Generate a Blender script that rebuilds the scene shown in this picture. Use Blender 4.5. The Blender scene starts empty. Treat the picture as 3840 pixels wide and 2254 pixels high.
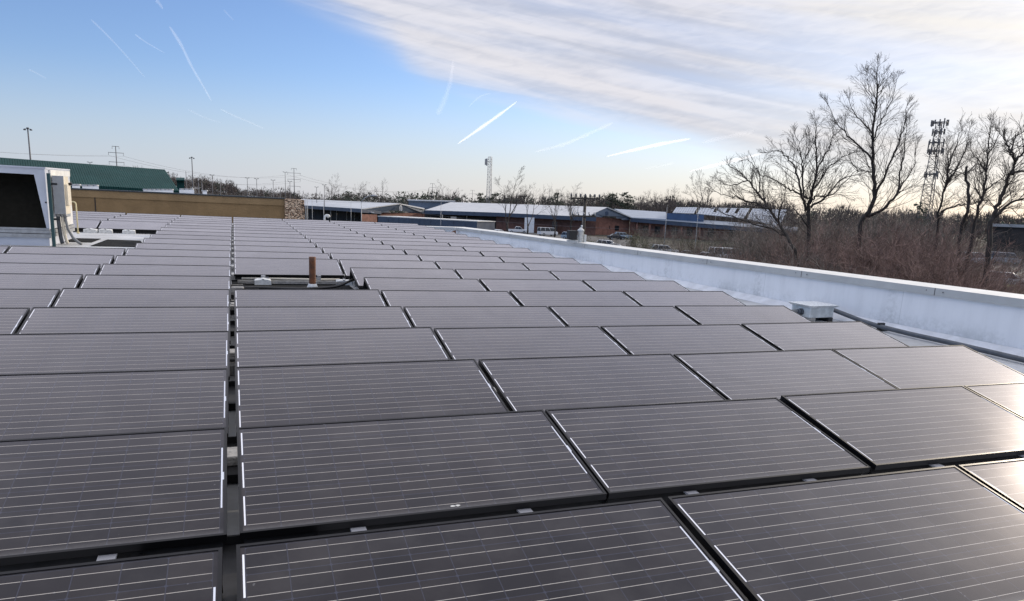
import bpy, bmesh, math, random
from mathutils import Vector, Matrix
R_ = math.radians
S = bpy.context.scene
COL = S.collection

# ------------------------------------------------------------------ camera
# photograph coordinates are 3840 x 2254; ground level z = 0, eye at z = 7
F, CX, CY = 2732.657, 1920.0, 1340.0
RCW = Matrix(((0.93605753, -0.03593934, 0.35000665),
              (-0.34983175, -0.20138206, 0.91491148),
              (0.03760375, -0.97885322, -0.20107792)))
CAM = Vector((0, 0, 7.0))
cam = bpy.data.cameras.new("camera")
cam.sensor_width = 36.0
cam.sensor_fit = 'HORIZONTAL'
cam.lens = 36.0 * F / 3840.0
cam.shift_x = 0.0
cam.shift_y = (CY - 1127.0) / 3840.0
cam.clip_start = 0.05
cam.clip_end = 60000
co = bpy.data.objects.new("camera", cam)
COL.objects.link(co)
m3 = Matrix(((RCW[0][0], -RCW[0][1], -RCW[0][2]),
             (RCW[1][0], -RCW[1][1], -RCW[1][2]),
             (RCW[2][0], -RCW[2][1], -RCW[2][2])))
co.matrix_world = Matrix.Translation(CAM) @ m3.to_4x4()
S.camera = co

# ------------------------------------------------------------------ light
SUN_AZ, SUN_EL = 66.4, 16.6          # degrees, from +Y towards +X
SUN_DIR = Vector((math.sin(R_(SUN_AZ)) * math.cos(R_(SUN_EL)),
                  math.cos(R_(SUN_AZ)) * math.cos(R_(SUN_EL)), math.sin(R_(SUN_EL))))
sl = bpy.data.lights.new("sun", 'SUN')
sl.energy = 2.3
sl.angle = R_(0.6)
sl.color = (1.0, 0.86, 0.68)
so = bpy.data.objects.new("sun", sl)
so.rotation_euler = SUN_DIR.to_track_quat('Z', 'Y').to_euler()
COL.objects.link(so)
S.view_settings.view_transform = 'Standard'
S.view_settings.look = 'None'
S.view_settings.exposure = 0.15
S.view_settings.gamma = 1.0
S.cycles.max_bounces = 6
S.cycles.transparent_max_bounces = 16


class NT:
    """small helper for writing node graphs as expressions"""
    def __init__(s, tree):
        s.t = tree
        s.n = tree.nodes
        s.l = tree.links

    def put(s, sock, v):
        if isinstance(v, (int, float)):
            sock.default_value = v
        elif isinstance(v, (tuple, list)):
            if len(v) == 3 and sock.type == 'RGBA':
                v = (*v, 1)
            sock.default_value = v
        else:
            s.l.new(v, sock)

    def m(s, op, a, b=0.0, c=0.0, clamp=False):
        n = s.n.new('ShaderNodeMath')
        n.operation = op
        n.use_clamp = clamp
        s.put(n.inputs[0], a)
        s.put(n.inputs[1], b)
        s.put(n.inputs[2], c)
        return n.outputs[0]

    def mix(s, f, a, b):
        n = s.n.new('ShaderNodeMix')
        n.data_type = 'RGBA'
        s.put(n.inputs[0], f)
        s.put(n.inputs[6], a)
        s.put(n.inputs[7], b)
        return n.outputs[2]

    def noise(s, vec, scale, detail=3.0, rough=0.55, dist=0.0):
        n = s.n.new('ShaderNodeTexNoise')
        n.inputs['Scale'].default_value = scale
        n.inputs['Detail'].default_value = detail
        n.inputs['Roughness'].default_value = rough
        n.inputs['Distortion'].default_value = dist
        if vec is not None:
            s.l.new(vec, n.inputs['Vector'])
        return n.outputs[0]

    def ramp(s, f, stops):
        n = s.n.new('ShaderNodeValToRGB')
        while len(n.color_ramp.elements) < len(stops):
            n.color_ramp.elements.new(0.5)
        for e, (p, c) in zip(n.color_ramp.elements, stops):
            e.position = p
            e.color = (*c, 1) if len(c) == 3 else c
        s.put(n.inputs[0], f)
        return n.outputs[0]

    def smooth(s, x, a, b):
        n = s.n.new('ShaderNodeMapRange')
        n.interpolation_type = 'SMOOTHSTEP'
        s.put(n.inputs[0], x)
        n.inputs[1].default_value = a
        n.inputs[2].default_value = b
        return n.outputs[0]

    def comb(s, x, y, z=0.0):
        n = s.n.new('ShaderNodeCombineXYZ')
        s.put(n.inputs[0], x)
        s.put(n.inputs[1], y)
        s.put(n.inputs[2], z)
        return n.outputs[0]

    def sep(s, v):
        n = s.n.new('ShaderNodeSeparateXYZ')
        s.l.new(v, n.inputs[0])
        return n.outputs


# ------------------------------------------------------------------ sky
W = bpy.data.worlds.new("World")
S.world = W
W.use_nodes = True
t = NT(W.node_tree)
t.n.clear()
sky = t.n.new('ShaderNodeTexSky')
sky.sky_type = 'NISHITA'
sky.sun_disc = False
sky.sun_elevation = R_(SUN_EL)
sky.sun_rotation = R_(SUN_AZ)
sky.altitude = 100
sky.air_density = 1.0
sky.dust_density = 0.3
sky.ozone_density = 3.0
tc = t.n.new('ShaderNodeTexCoord')
nrm = t.n.new('ShaderNodeVectorMath')
nrm.operation = 'NORMALIZE'
t.l.new(tc.outputs['Generated'], nrm.inputs[0])
dx, dy, dz = t.sep(nrm.outputs[0])
az = t.m('MULTIPLY', t.m('ARCTAN2', dx, dy), 180 / math.pi)
el = t.m('MULTIPLY', t.m('ARCSINE', dz), 180 / math.pi)
fc = t.n.new('ShaderNodeFloatCurve')
pts = [(-180, 34), (-90, 30), (-40, 27), (-15, 21), (0, 15.2), (4.6, 13.7), (6.8, 12.9), (11, 11), (12.5, 9.7), (14, 8.9),
       (18.5, 8.1), (21.5, 7.5), (27.7, 6.25), (33.6, 5.1), (39.4, 3.6), (44.8, 2.6), (60, 0.5), (110, 2), (180, 20)]
cv = fc.mapping.curves[0]
while len(cv.points) < len(pts):
    cv.points.new(0.5, 0.5)
for p, (a, e) in zip(cv.points, pts):
    p.location = ((a + 180) / 360, e / 60)
    p.handle_type = 'AUTO'
fc.mapping.update()
t.put(fc.inputs[1], t.m('DIVIDE', t.m('ADD', az, 180), 360))
elb = t.m('MULTIPLY', fc.outputs[0], 60)
over = t.m('SUBTRACT', el, elb)
# long streaks, slightly falling to the right
sk = t.m('ADD', el, t.m('MULTIPLY', az, 0.17))
c1 = t.comb(t.m('MULTIPLY', az, 0.035), t.m('MULTIPLY', sk, 0.42))
c2 = t.comb(t.m('MULTIPLY', az, 0.075), t.m('MULTIPLY', sk, 0.95), 3.0)
c3 = t.comb(t.m('MULTIPLY', az, 0.5), t.m('MULTIPLY', t.m('ADD', el, t.m('MULTIPLY', az, -0.12)), 2.2), 7.0)
n1 = t.noise(c1, 1.0, 3, 0.5, 0.3)
n2 = t.noise(c2, 1.0, 3, 0.48, 0.5)
n3 = t.noise(c3, 1.0, 4, 0.55, 0.8)
wob = t.m('ADD', t.m('MULTIPLY', t.m('SUBTRACT', n2, 0.5), 1.9), t.m('MULTIPLY', t.m('SUBTRACT', n1, 0.5), 1.6))
edge = t.m('ADD', over, wob)
wid = t.smooth(el, 5.0, 14.0)                       # softer edge higher up
cover = t.m('ADD', t.m('MULTIPLY', t.smooth(edge, -0.7, 1.3), t.m('SUBTRACT', 1.0, wid)),
            t.m('MULTIPLY', t.smooth(edge, -1.6, 2.4), wid))
thin = t.m('ADD', 0.90, t.m('MULTIPLY', t.m('SUBTRACT', n1, 0.5), 0.9))
cover = t.m('MULTIPLY', cover, thin, clamp=True)
cover = t.m('MULTIPLY', cover, t.smooth(el, -1.0, 5.5))
sdn = t.n.new('ShaderNodeVectorMath')
sdn.operation = 'DOT_PRODUCT'
t.l.new(nrm.outputs[0], sdn.inputs[0])
sdn.inputs[1].default_value = SUN_DIR
sd = t.m('MAXIMUM', sdn.outputs['Value'], 0.0)
glow = t.smooth(sd, 0.82, 0.99)
glow2 = t.m('POWER', sd, 120.0)
shade = t.m('ADD', t.m('MULTIPLY', n1, 0.37), t.m('ADD', t.m('MULTIPLY', n2, 0.48), t.m('MULTIPLY', n3, 0.15)))
ccol = t.mix(t.smooth(shade, 0.38, 0.60), (0.50, 0.52, 0.60), (0.73, 0.72, 0.765))
ccol = t.mix(t.m('MULTIPLY', glow, t.m('ADD', 0.45, t.m('MULTIPLY', n3, 0.7)), clamp=True), ccol, (0.88, 0.85, 0.81))
hi = t.m('ADD', 1.0, t.m('MULTIPLY', t.smooth(el, 16.0, 40.0), 0.8))  # overhead cloud, out of frame, brightened as added fill light
cs = t.n.new('ShaderNodeVectorMath')
cs.operation = 'SCALE'
t.l.new(ccol, cs.inputs[0])
t.l.new(hi, cs.inputs['Scale'])
ccol = t.mix(t.m('MULTIPLY', glow2, 1.0, clamp=True), cs.outputs[0], (2.6, 2.35, 2.0))
skyc = t.n.new('ShaderNodeMix')
skyc.data_type = 'RGBA'
skyc.blend_type = 'MULTIPLY'
skyc.inputs[0].default_value = 1.0
t.l.new(sky.outputs[0], skyc.inputs[6])
SKY_K = 0.135
skyc.inputs[7].default_value = (SKY_K * 0.97, SKY_K * 0.955, SKY_K * 1.14, 1)
fin = t.mix(cover, skyc.outputs[2], ccol)
# pale warm band close to the horizon
band = t.m('MULTIPLY', t.m('SUBTRACT', 1.0, t.smooth(el, -1.0, 9.5)), 0.88)
hcol = t.mix(t.smooth(az, -20, 60), (0.50, 0.545, 0.655), (0.80, 0.725, 0.64))
fin = t.mix(band, fin, hcol)
bg = t.n.new('ShaderNodeBackground')
t.l.new(fin, bg.inputs[0])
bg.inputs[1].default_value = 1.0
wo = t.n.new('ShaderNodeOutputWorld')
t.l.new(bg.outputs[0], wo.inputs[0])


# ------------------------------------------------------------------ pixel helpers (plan positions)
def ray(x, y):
    return (RCW @ Vector(((x - CX) / F, (y - CY) / F, 1.0))).normalized()


def P(x, y, d):
    """point on the sight line of photograph pixel (x,y) at horizontal distance d"""
    r = ray(x, y)
    return CAM + r * (d / math.hypot(r.x, r.y))


def horizon(x):
    # row where the ray is level
    a = RCW[2]
    return CY - (a[0] * (x - CX) + a[2] * F) / a[1]


def G(x, d, z=0.0):
    """ground point below pixel column x at horizontal distance d"""
    p = P(x, horizon(x), d)
    p.z = z
    return p


# roof array frame: X along the panel rows, Y away from the camera
RU = Matrix(((0.999964617, 0, 0.00841217),
             (0.00014512541, 0.999851176, -0.01725123),
             (-0.00841092, 0.01725184, 0.9998158)))
AC0 = Vector((0.04901518, -4.39074975, 1.4023997))
MA = Matrix.Translation(CAM) @ RU.to_4x4() @ Matrix.Translation(-AC0)
RT = RU.transposed()


def arr(x, y, z):
    d = RT @ ray(x, y)
    return AC0 + d * ((z - AC0.z) / d.z)


ROOFZ = -0.35


# ------------------------------------------------------------------ materials
MATS = {}


def mat(name, col, rough=0.6, metal=0.0, var=0.0, scale=4.0, col2=None, bump=0.0, bscale=None, stretch=None, spec=0.5,
        stops=(0.35, 0.65)):
    if name in MATS:
        return MATS[name]
    m = bpy.data.materials.new(name)
    m.use_nodes = True
    t = NT(m.node_tree)
    b = t.n['Principled BSDF']
    b.inputs['Roughness'].default_value = rough
    b.inputs['Metallic'].default_value = metal
    b.inputs['Specular IOR Level'].default_value = spec
    b.inputs['Base Color'].default_value = (*col, 1)
    if var or col2:
        tc = t.n.new('ShaderNodeTexCoord')
        v = tc.outputs['Object']
        if stretch:
            mp = t.n.new('ShaderNodeMapping')
            mp.inputs['Scale'].default_value = stretch
            t.l.new(v, mp.inputs[0])
            v = mp.outputs[0]
        n = t.noise(v, scale, 5, 0.6)
        c2 = col2 or tuple(c * (1 - var) for c in col)
        c1 = col if col2 else tuple(min(1, c * (1 + var)) for c in col)
        t.l.new(t.mix(t.smooth(n, *stops), c1, c2), b.inputs['Base Color'])
        t.l.new(t.m('ADD', rough - 0.06, t.m('MULTIPLY', n, 0.12)), b.inputs['Roughness'])
        if bump:
            bn = t.n.new('ShaderNodeBump')
            bn.inputs['Strength'].default_value = bump
            bn.inputs['Distance'].default_value = 0.02
            t.l.new(t.noise(v, bscale or scale * 6, 3), bn.inputs['Height'])
            t.l.new(bn.outputs[0], b.inputs['Normal'])
    MATS[name] = m
    return m


def panel_glass():
    m = bpy.data.materials.new("solar_cells")
    m.use_nodes = True
    t = NT(m.node_tree)
    b = t.n['Principled BSDF']
    uv = t.n.new('ShaderNodeUVMap').outputs[0]
    u, v, _ = t.sep(uv)

    def near(x, period, off, half):
        f = t.m('FRACT', t.m('ADD', t.m('DIVIDE', t.m('SUBTRACT', x, off), period), 0.5))
        d = t.m('MULTIPLY', t.m('ABSOLUTE', t.m('SUBTRACT', f, 0.5)), period)
        return t.m('LESS_THAN', d, half)

    def rng(x, a, c):
        return t.m('MULTIPLY', t.m('GREATER_THAN', x, a), t.m('LESS_THAN', x, c))
    inside = t.m('MULTIPLY', rng(u, 0.032, 1.928), rng(v, 0.022, 0.970))
    line = t.m('MULTIPLY', near(v, 0.079, 0.0615, 0.00135), inside)
    # tiny breaks between cells
    brk = near(u, 0.158, 0.032, 0.0035)
    line = t.m('MULTIPLY', line, t.m('SUBTRACT', 1.0, t.m('MULTIPLY', brk, 0.7)))
    gap = t.m('MAXIMUM', t.m('MULTIPLY', near(u, 0.158, 0.032, 0.0016), 1.0), t.m('MULTIPLY', near(v, 0.158, 0.022, 0.0016), 1.0))
    cor = t.m('ADD', t.m('ABSOLUTE', t.m('SUBTRACT', t.m('FRACT', t.m('ADD', t.m('DIVIDE', t.m('SUBTRACT', u, 0.032), 0.158), 0.5)), 0.5)),
              t.m('ABSOLUTE', t.m('SUBTRACT', t.m('FRACT', t.m('ADD', t.m('DIVIDE', t.m('SUBTRACT', v, 0.022), 0.158), 0.5)), 0.5)))
    gap = t.m('MULTIPLY', t.m('MAXIMUM', gap, t.m('LESS_THAN', cor, 0.055)), inside)
    rl = t.m('MULTIPLY', rng(u, 0.0215, 0.0290), t.m('MAXIMUM', t.m('MAXIMUM', rng(v, 0.060, 0.300), rng(v, 0.376, 0.616)), rng(v, 0.692, 0.932)))
    rr = t.m('MULTIPLY', rng(u, 1.9310, 1.9385), rng(v, 0.218, 0.774))
    tag = t.m('MULTIPLY', rng(u, 1.9325, 1.9460), rng(v, 0.46, 0.53))
    rib = t.m('MAXIMUM', t.m('MAXIMUM', rl, rr), tag)
    oi = t.n.new('ShaderNodeObjectInfo')
    cellv = t.comb(t.m('FLOOR', t.m('DIVIDE', t.m('SUBTRACT', u, 0.032), 0.158)), t.m('FLOOR', t.m('DIVIDE', t.m('SUBTRACT', v, 0.022), 0.158)),
                   t.m('MULTIPLY', oi.outputs['Random'], 91.0))
    wn = t.n.new('ShaderNodeTexWhiteNoise')
    t.l.new(cellv, wn.inputs[0])
    c = t.mix(wn.outputs[0], (0.021, 0.0202, 0.0232), (0.031, 0.0280, 0.0295))
    c = t.mix(t.m('MULTIPLY', gap, 0.8), c, (0.055, 0.060, 0.085))
    # dust film, thicker along the low front edge
    uvr = t.comb(u, v, t.m('MULTIPLY', oi.outputs['Random'], 37.0))
    dn = t.noise(uvr, 3.0, 5, 0.6)
    dn2 = t.noise(uvr, 60.0, 4, 0.7)
    low = t.m('MULTIPLY', t.smooth(v, 0.925, 0.985), t.m('ADD', 0.25, t.m('MULTIPLY', dn2, 0.9)))
    dust = t.m('ADD', t.m('MULTIPLY', t.smooth(dn, 0.42, 0.75), 0.07), t.m('MULTIPLY', low, 0.32))
    spots = t.m('GREATER_THAN', t.noise(uvr, 23.0, 2, 0.5), 0.775)
    c = t.mix(dust, c, (0.30, 0.29, 0.28))
    c = t.mix(t.m('MULTIPLY', line, 0.78), c, (0.62, 0.58, 0.52))
    c = t.mix(rib, c, (0.85, 0.86, 0.90))
    c = t.mix(t.m('MULTIPLY', spots, 0.25), c, (0.30, 0.30, 0.30))
    # dark cells under a glass that mirrors more the flatter it is looked at
    t.n.remove(b)
    df = t.n.new('ShaderNodeBsdfDiffuse')
    t.l.new(c, df.inputs[0])
    gl = t.n.new('ShaderNodeBsdfGlossy')
    gl.inputs[0].default_value = (0.965, 0.94, 0.995, 1)
    t.l.new(t.m('ADD', 0.155, t.m('MULTIPLY', dn, 0.07)), gl.inputs['Roughness'])
    lw = t.n.new('ShaderNodeLayerWeight')
    lw.inputs[0].default_value = 0.5
    f = t.m('ADD', 0.014, t.m('MULTIPLY', t.m('POWER', lw.outputs['Facing'], 5.0), 1.75), clamp=True)
    f = t.m('MULTIPLY', f, t.m('SUBTRACT', 1.0, t.m('MULTIPLY', rib, 0.6)))
    sm_ = t.noise(uvr, 1.3, 3, 0.5, 1.2)
    f = t.m('MULTIPLY', f, t.m('SUBTRACT', 1.16, t.m('MULTIPLY', dn, 0.20)))
    f = t.m('MULTIPLY', f, t.m('ADD', 0.86, t.m('MULTIPLY', sm_, 0.22)))
    f = t.m('MULTIPLY', f, t.m('ADD', 0.93, t.m('MULTIPLY', oi.outputs['Random'], 0.14)))
    mx = t.n.new('ShaderNodeMixShader')
    t.l.new(f, mx.inputs[0])
    t.l.new(df.outputs[0], mx.inputs[1])
    t.l.new(gl.outputs[0], mx.inputs[2])
    t.l.new(mx.outputs[0], t.n['Material Output'].inputs[0])
    return m


M_GLASS = panel_glass()
M_FRAME = mat("black_anodised", (0.012, 0.012, 0.014), 0.38, 0.6, spec=0.5)
M_RUBBER = mat("black_sheet", (0.010, 0.010, 0.011), 0.75, var=0.4, scale=9)
M_ALU = mat("mill_aluminium", (0.55, 0.55, 0.56), 0.4, 0.9)
M_WHITE_SHEET = mat("white_coated_sheet", (0.52, 0.55, 0.62), 0.5, var=0.06, scale=1.3)
M_CREAM = mat("cream_conduit_sunlit_box", (0.70, 0.64, 0.52), 0.5, var=0.08, scale=3)  # on the disconnect box, sunlight put into the colour; conduits plain cream
M_GREY_PLATE = mat("grey_shaded_front_data_plate", (0.30, 0.32, 0.34), 0.45, var=0.08, scale=4)  # on the disconnect box front, shade put into the grey; data plate plain
M_DARK = mat("dark_coil", (0.012, 0.0112, 0.0085), 0.9, var=0.12, scale=9, spec=0.1)
M_GREENPOST = mat("dark_green_channel", (0.020, 0.060, 0.065), 0.5)
M_BLACK = mat("black_rubber", (0.012, 0.012, 0.013), 0.5)
M_CONDUIT = mat("grey_conduit", (0.20, 0.21, 0.22), 0.45, var=0.1, scale=8)
M_CONDUITD = mat("dark_grey_conduit", (0.075, 0.085, 0.10), 0.5, var=0.15, scale=8)
M_YELLOW = mat("faded_yellow_pipe", (0.62, 0.54, 0.32), 0.5, var=0.1, scale=8)
M_RUST = mat("rusty_pipe", (0.20, 0.075, 0.030), 0.8, col2=(0.095, 0.045, 0.026), scale=9, bump=0.3)
M_FLASH = mat("white_flashing", (0.60, 0.61, 0.60), 0.55, var=0.12, scale=14)
M_CONC = mat("grey_block", (0.30, 0.29, 0.27), 0.85, var=0.25, scale=12, bump=0.5)
M_GALV = mat("galvanised_steel", (0.36, 0.37, 0.38), 0.5, 0.4, var=0.12, scale=8)
M_POLE = mat("pole_grey", (0.13, 0.13, 0.135), 0.6, 0.2)
M_WOODPOLE = mat("weathered_pole", (0.060, 0.050, 0.042), 0.85, var=0.25, scale=5)
M_CHARCOAL = mat("charcoal_sheet", (0.011, 0.0115, 0.0115), 0.95, var=0.25, scale=6, spec=0.15)


# ------------------------------------------------------------------ mesh helper
class MB:
    def __init__(s):
        s.v, s.f, s.mi, s.sm = [], [], [], []
        s.uv = None

    def add(s, verts, faces, mi=0, smooth=False):
        o = len(s.v)
        s.v.extend([tuple(p) for p in verts])
        for f in faces:
            s.f.append(tuple(i + o for i in f))
            s.mi.append(mi)
            s.sm.append(smooth)

    def box(s, x0, x1, y0, y1, z0, z1, mi=0, M=None):
        vs = [Vector(p) for p in ((x0, y0, z0), (x1, y0, z0), (x1, y1, z0), (x0, y1, z0), (x0, y0, z1), (x1, y0, z1), (x1, y1, z1), (x0, y1, z1))]
        if M:
            vs = [M @ p for p in vs]
        s.add(vs, ((0, 3, 2, 1), (4, 5, 6, 7), (0, 1, 5, 4), (1, 2, 6, 5), (2, 3, 7, 6), (3, 0, 4, 7)), mi)

    def prism(s, poly, vec, mi=0):
        """closed solid: polygon (3-D points) pushed along vec"""
        n = len(poly)
        a = [Vector(p) for p in poly]
        b = [p + Vector(vec) for p in a]
        fs = [tuple(range(n))[::-1], tuple(range(n, 2 * n))]
        for i in range(n):
            j = (i + 1) % n
            fs.append((i, j, n + j, n + i))
        s.add(a + b, fs, mi)

    def tube(s, pts, radii, n=8, mi=0, smooth=True, caps=True):
        pts = [Vector(p) for p in pts]
        if isinstance(radii, (int, float)):
            radii = [radii] * len(pts)
        o = len(s.v)
        up = None
        for i, p in enumerate(pts):
            d = (pts[min(i + 1, len(pts) - 1)] - pts[max(i - 1, 0)])
            if d.length < 1e-9:
                d = Vector((0, 0, 1))
            d.normalize()
            if up is None:
                up = d.orthogonal().normalized()
            else:
                up = (up - d * up.dot(d))
                if up.length < 1e-6:
                    up = d.orthogonal()
                up.normalize()
            w = d.cross(up)
            r = radii[i]
            for k in range(n):
                a = 2 * math.pi * k / n
                q = p + up * (math.cos(a) * r) + w * (math.sin(a) * r)
                s.v.append((q.x, q.y, q.z))
        L = len(pts)
        for i in range(L - 1):
            for k in range(n):
                k2 = (k + 1) % n
                s.f.append((o + i * n + k, o + i * n + k2, o + (i + 1) * n + k2, o + (i + 1) * n + k))
                s.mi.append(mi)
                s.sm.append(smooth)
        if caps and n > 2:
            s.f.append(tuple(o + k for k in range(n))[::-1])
            s.f.append(tuple(o + (L - 1) * n + k for k in range(n)))
            s.mi += [mi, mi]
            s.sm += [False, False]

    def build(s, name, mats, parent=None, bevel=0.0):
        me = bpy.data.meshes.new(name)
        me.from_pydata(s.v, [], s.f)
        if not isinstance(mats, (list, tuple)):
            mats = [mats]
        for m in mats:
            me.materials.append(m)
        me.polygons.foreach_set('material_index', s.mi)
        me.polygons.foreach_set('use_smooth', s.sm)
        me.update()
        o = bpy.data.objects.new(name, me)
        COL.objects.link(o)
        if parent:
            o.parent = parent
        if bevel:
            bv = o.modifiers.new("bevel", 'BEVEL')
            bv.width = bevel
            bv.segments = 2
            bv.limit_method = 'ANGLE'
        return o


def tag(o, label=None, cat=None, group=None, kind=None):
    if label:
        o['label'] = label
    if cat:
        o['category'] = cat
    if group:
        o['group'] = group
    if kind:
        o['kind'] = kind
    return o


def thing(name, label, cat, M=None, group=None):
    o = bpy.data.objects.new(name, None)
    o.empty_display_size = 0.3
    COL.objects.link(o)
    if M is not None:
        o.matrix_world = M
    return tag(o, label, cat, group)


def T(x, y, z):
    return Matrix.Translation((x, y, z))


def RZ(a):
    return Matrix.Rotation(a, 4, 'Z')


def copy_tree(o, M):
    c = o.copy()
    COL.objects.link(c)
    c.matrix_world = M
    for ch in o.children:
        k = ch.copy()
        COL.objects.link(k)
        k.parent = c
        for g in ch.children:
            q = g.copy()
            COL.objects.link(q)
            q.parent = k
    return c


ORD = ['zeroth', 'first', 'second', 'third', 'fourth', 'fifth', 'sixth', 'seventh', 'eighth', 'ninth', 'tenth', 'eleventh', 'twelfth',
       'thirteenth', 'fourteenth', 'fifteenth', 'sixteenth', 'seventeenth', 'eighteenth', 'nineteenth', 'twentieth', 'twenty-first']

#@@SETTING
# ------------------------------------------------------------------ roof
def roof_material():
    m = bpy.data.materials.new("white_roof_membrane")
    m.use_nodes = True
    t = NT(m.node_tree)
    b = t.n['Principled BSDF']
    tc = t.n.new('ShaderNodeTexCoord')
    v = tc.outputs['Object']
    n = t.noise(v, 0.8, 6, 0.65)
    n2 = t.noise(v, 9.0, 5, 0.7)
    c = t.mix(t.smooth(n, 0.35, 0.7), (0.54, 0.55, 0.56), (0.38, 0.38, 0.37))
    c = t.mix(t.m('MULTIPLY', t.smooth(n2, 0.5, 0.75), 0.5), c, (0.30, 0.29, 0.27))
    t.l.new(c, b.inputs['Base Color'])
    b.inputs['Roughness'].default_value = 0.6
    return m


M_ROOF = roof_material()
# inner foot line of the parapet in the array frame, and its coping height there
PAR = [(-6.0, 10.36, 0.555), (2.3, 9.94, 0.43), (4.26, 9.84, 0.40), (6.29, 9.74, 0.37), (10.45, 9.53, 0.30), (15.94, 9.25, 0.215),
       (21.19, 8.99, 0.14), (25.46, 8.78, 0.06), (27.98, 8.65, -0.06), (31.0, 8.50, -0.20)]
mb = MB()
deck = [(-34, -8), (10.46, -8)] + [(x, y) for y, x, z in PAR] + [(-34, 31.0)]
mb.prism([(x, y, ROOFZ - 0.25) for x, y in deck], (0, 0, 0.25))
o = mb.build('roof', M_ROOF)
o.matrix_world = MA
tag(o, kind='structure')

M_PARA = None


def parapet_material():
    m = bpy.data.materials.new("parapet_membrane")
    m.use_nodes = True
    t = NT(m.node_tree)
    b = t.n['Principled BSDF']
    tc = t.n.new('ShaderNodeTexCoord')
    v = tc.outputs['Object']
    mp = t.n.new('ShaderNodeMapping')
    mp.inputs['Scale'].default_value = (1.6, 1.6, 0.25)
    t.l.new(v, mp.inputs[0])
    x, y, z = t.sep(v)
    n = t.noise(mp.outputs[0], 2.2, 6, 0.65)
    n2 = t.noise(v, 14.0, 5, 0.7)
    n3 = t.noise(v, 1.1, 4, 0.6)
    c = t.mix(t.smooth(n, 0.40, 0.72), (0.86, 0.87, 0.885), (0.79, 0.80, 0.815))
    # splash stains close to the foot of the wall, streaks below the coping joints
    hgt = t.m('ADD', z, 0.35)
    low = t.m('MULTIPLY', t.m('SUBTRACT', 1.0, t.smooth(hgt, 0.02, 0.42)), t.smooth(t.m('ADD', t.m('MULTIPLY', n3, 0.7), t.m('MULTIPLY', n2, 0.45)), 0.50, 0.72))
    c = t.mix(t.m('MULTIPLY', low, 0.5), c, (0.30, 0.32, 0.31))
    fy = t.m('FRACT', t.m('DIVIDE', t.m('ADD', y, 20.3), 3.05))
    seam = t.m('LESS_THAN', fy, 0.004)
    run = t.m('MULTIPLY', t.m('MULTIPLY', t.m('SUBTRACT', 1.0, t.smooth(t.m('ABSOLUTE', t.m('SUBTRACT', fy, 0.06)), 0.0, 0.07)), t.smooth(n2, 0.35, 0.7)), 0.35)
    c = t.mix(t.m('MAXIMUM', t.m('MULTIPLY', seam, 0.35), run), c, (0.42, 0.43, 0.42))
    t.l.new(c, b.inputs['Base Color'])
    b.inputs['Roughness'].default_value = 0.5
    bn = t.n.new('ShaderNodeBump')
    bn.inputs['Strength'].default_value = 0.25
    bn.inputs['Distance'].default_value = 0.05
    t.l.new(n3, bn.inputs['Height'])
    t.l.new(bn.outputs[0], b.inputs['Normal'])
    return m


par = thing('parapet_wall', 'long white parapet wall with metal coping along the right edge of the roof', 'wall', MA)
mb = MB()
cp = MB()
fl = MB()
TH = 0.30
for i in range(len(PAR) - 1):
    (y0, x0, z0), (y1, x1, z1) = PAR[i], PAR[i + 1]
    b0, b1 = ROOFZ - 0.02, ROOFZ - 0.02
    mb.add([(x0, y0, b0), (x1, y1, b1), (x1, y1, z1 - 0.02), (x0, y0, z0 - 0.02), (x0 + TH, y0, -6), (x1 + TH, y1, -6), (x1 + TH, y1, z1 - 0.02), (x0 + TH, y0, z0 - 0.02)],
           [(0, 3, 2, 1), (4, 5, 6, 7), (3, 7, 6, 2)] + ([(0, 4, 7, 3)] if i == 0 else []) + ([(1, 2, 6, 5)] if i == len(PAR) - 2 else []), smooth=False)
    # coping cap: bright top, inner fascia 0.10 m and a drip lip
    ov = 0.035
    prof = [(-ov, -0.11), (-ov - 0.012, -0.11), (-ov - 0.012, 0.0), (TH + ov, 0.03), (TH + ov, -0.10), (TH + ov - 0.01, -0.10), (TH + ov - 0.01, 0.015), (-ov, -0.012)]
    n = len(prof)
    vs = [(x0 + a, y0, z0 + c) for a, c in prof] + [(x1 + a, y1, z1 + c) for a, c in prof]
    fs = [(k, (k + 1) % n, n + (k + 1) % n, n + k) for k in range(n)]
    if i == 0:
        fs.append(tuple(range(n))[::-1])
    if i == len(PAR) - 2:
        fs.append(tuple(range(n, 2 * n)))
    cp.add(vs, fs)
    for q in range(len(fs)):
        if q in (0, 1):
            cp.mi[-len(fs) + q] = 2
    # sloped cant strip and flashing seam at the wall foot
    fl.add([(x0 - 0.16, y0, ROOFZ + 0.005), (x1 - 0.16, y1, ROOFZ + 0.005), (x1 - 0.004, y1, ROOFZ + 0.11), (x0 - 0.004, y0, ROOFZ + 0.11)], [(0, 1, 2, 3)])
    fl.add([(x0 - 0.16, y0, ROOFZ + 0.005), (x1 - 0.16, y1, ROOFZ + 0.005), (x1 - 0.16, y1, ROOFZ - 0.02), (x0 - 0.16, y0, ROOFZ - 0.02)], [(0, 3, 2, 1)])
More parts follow.
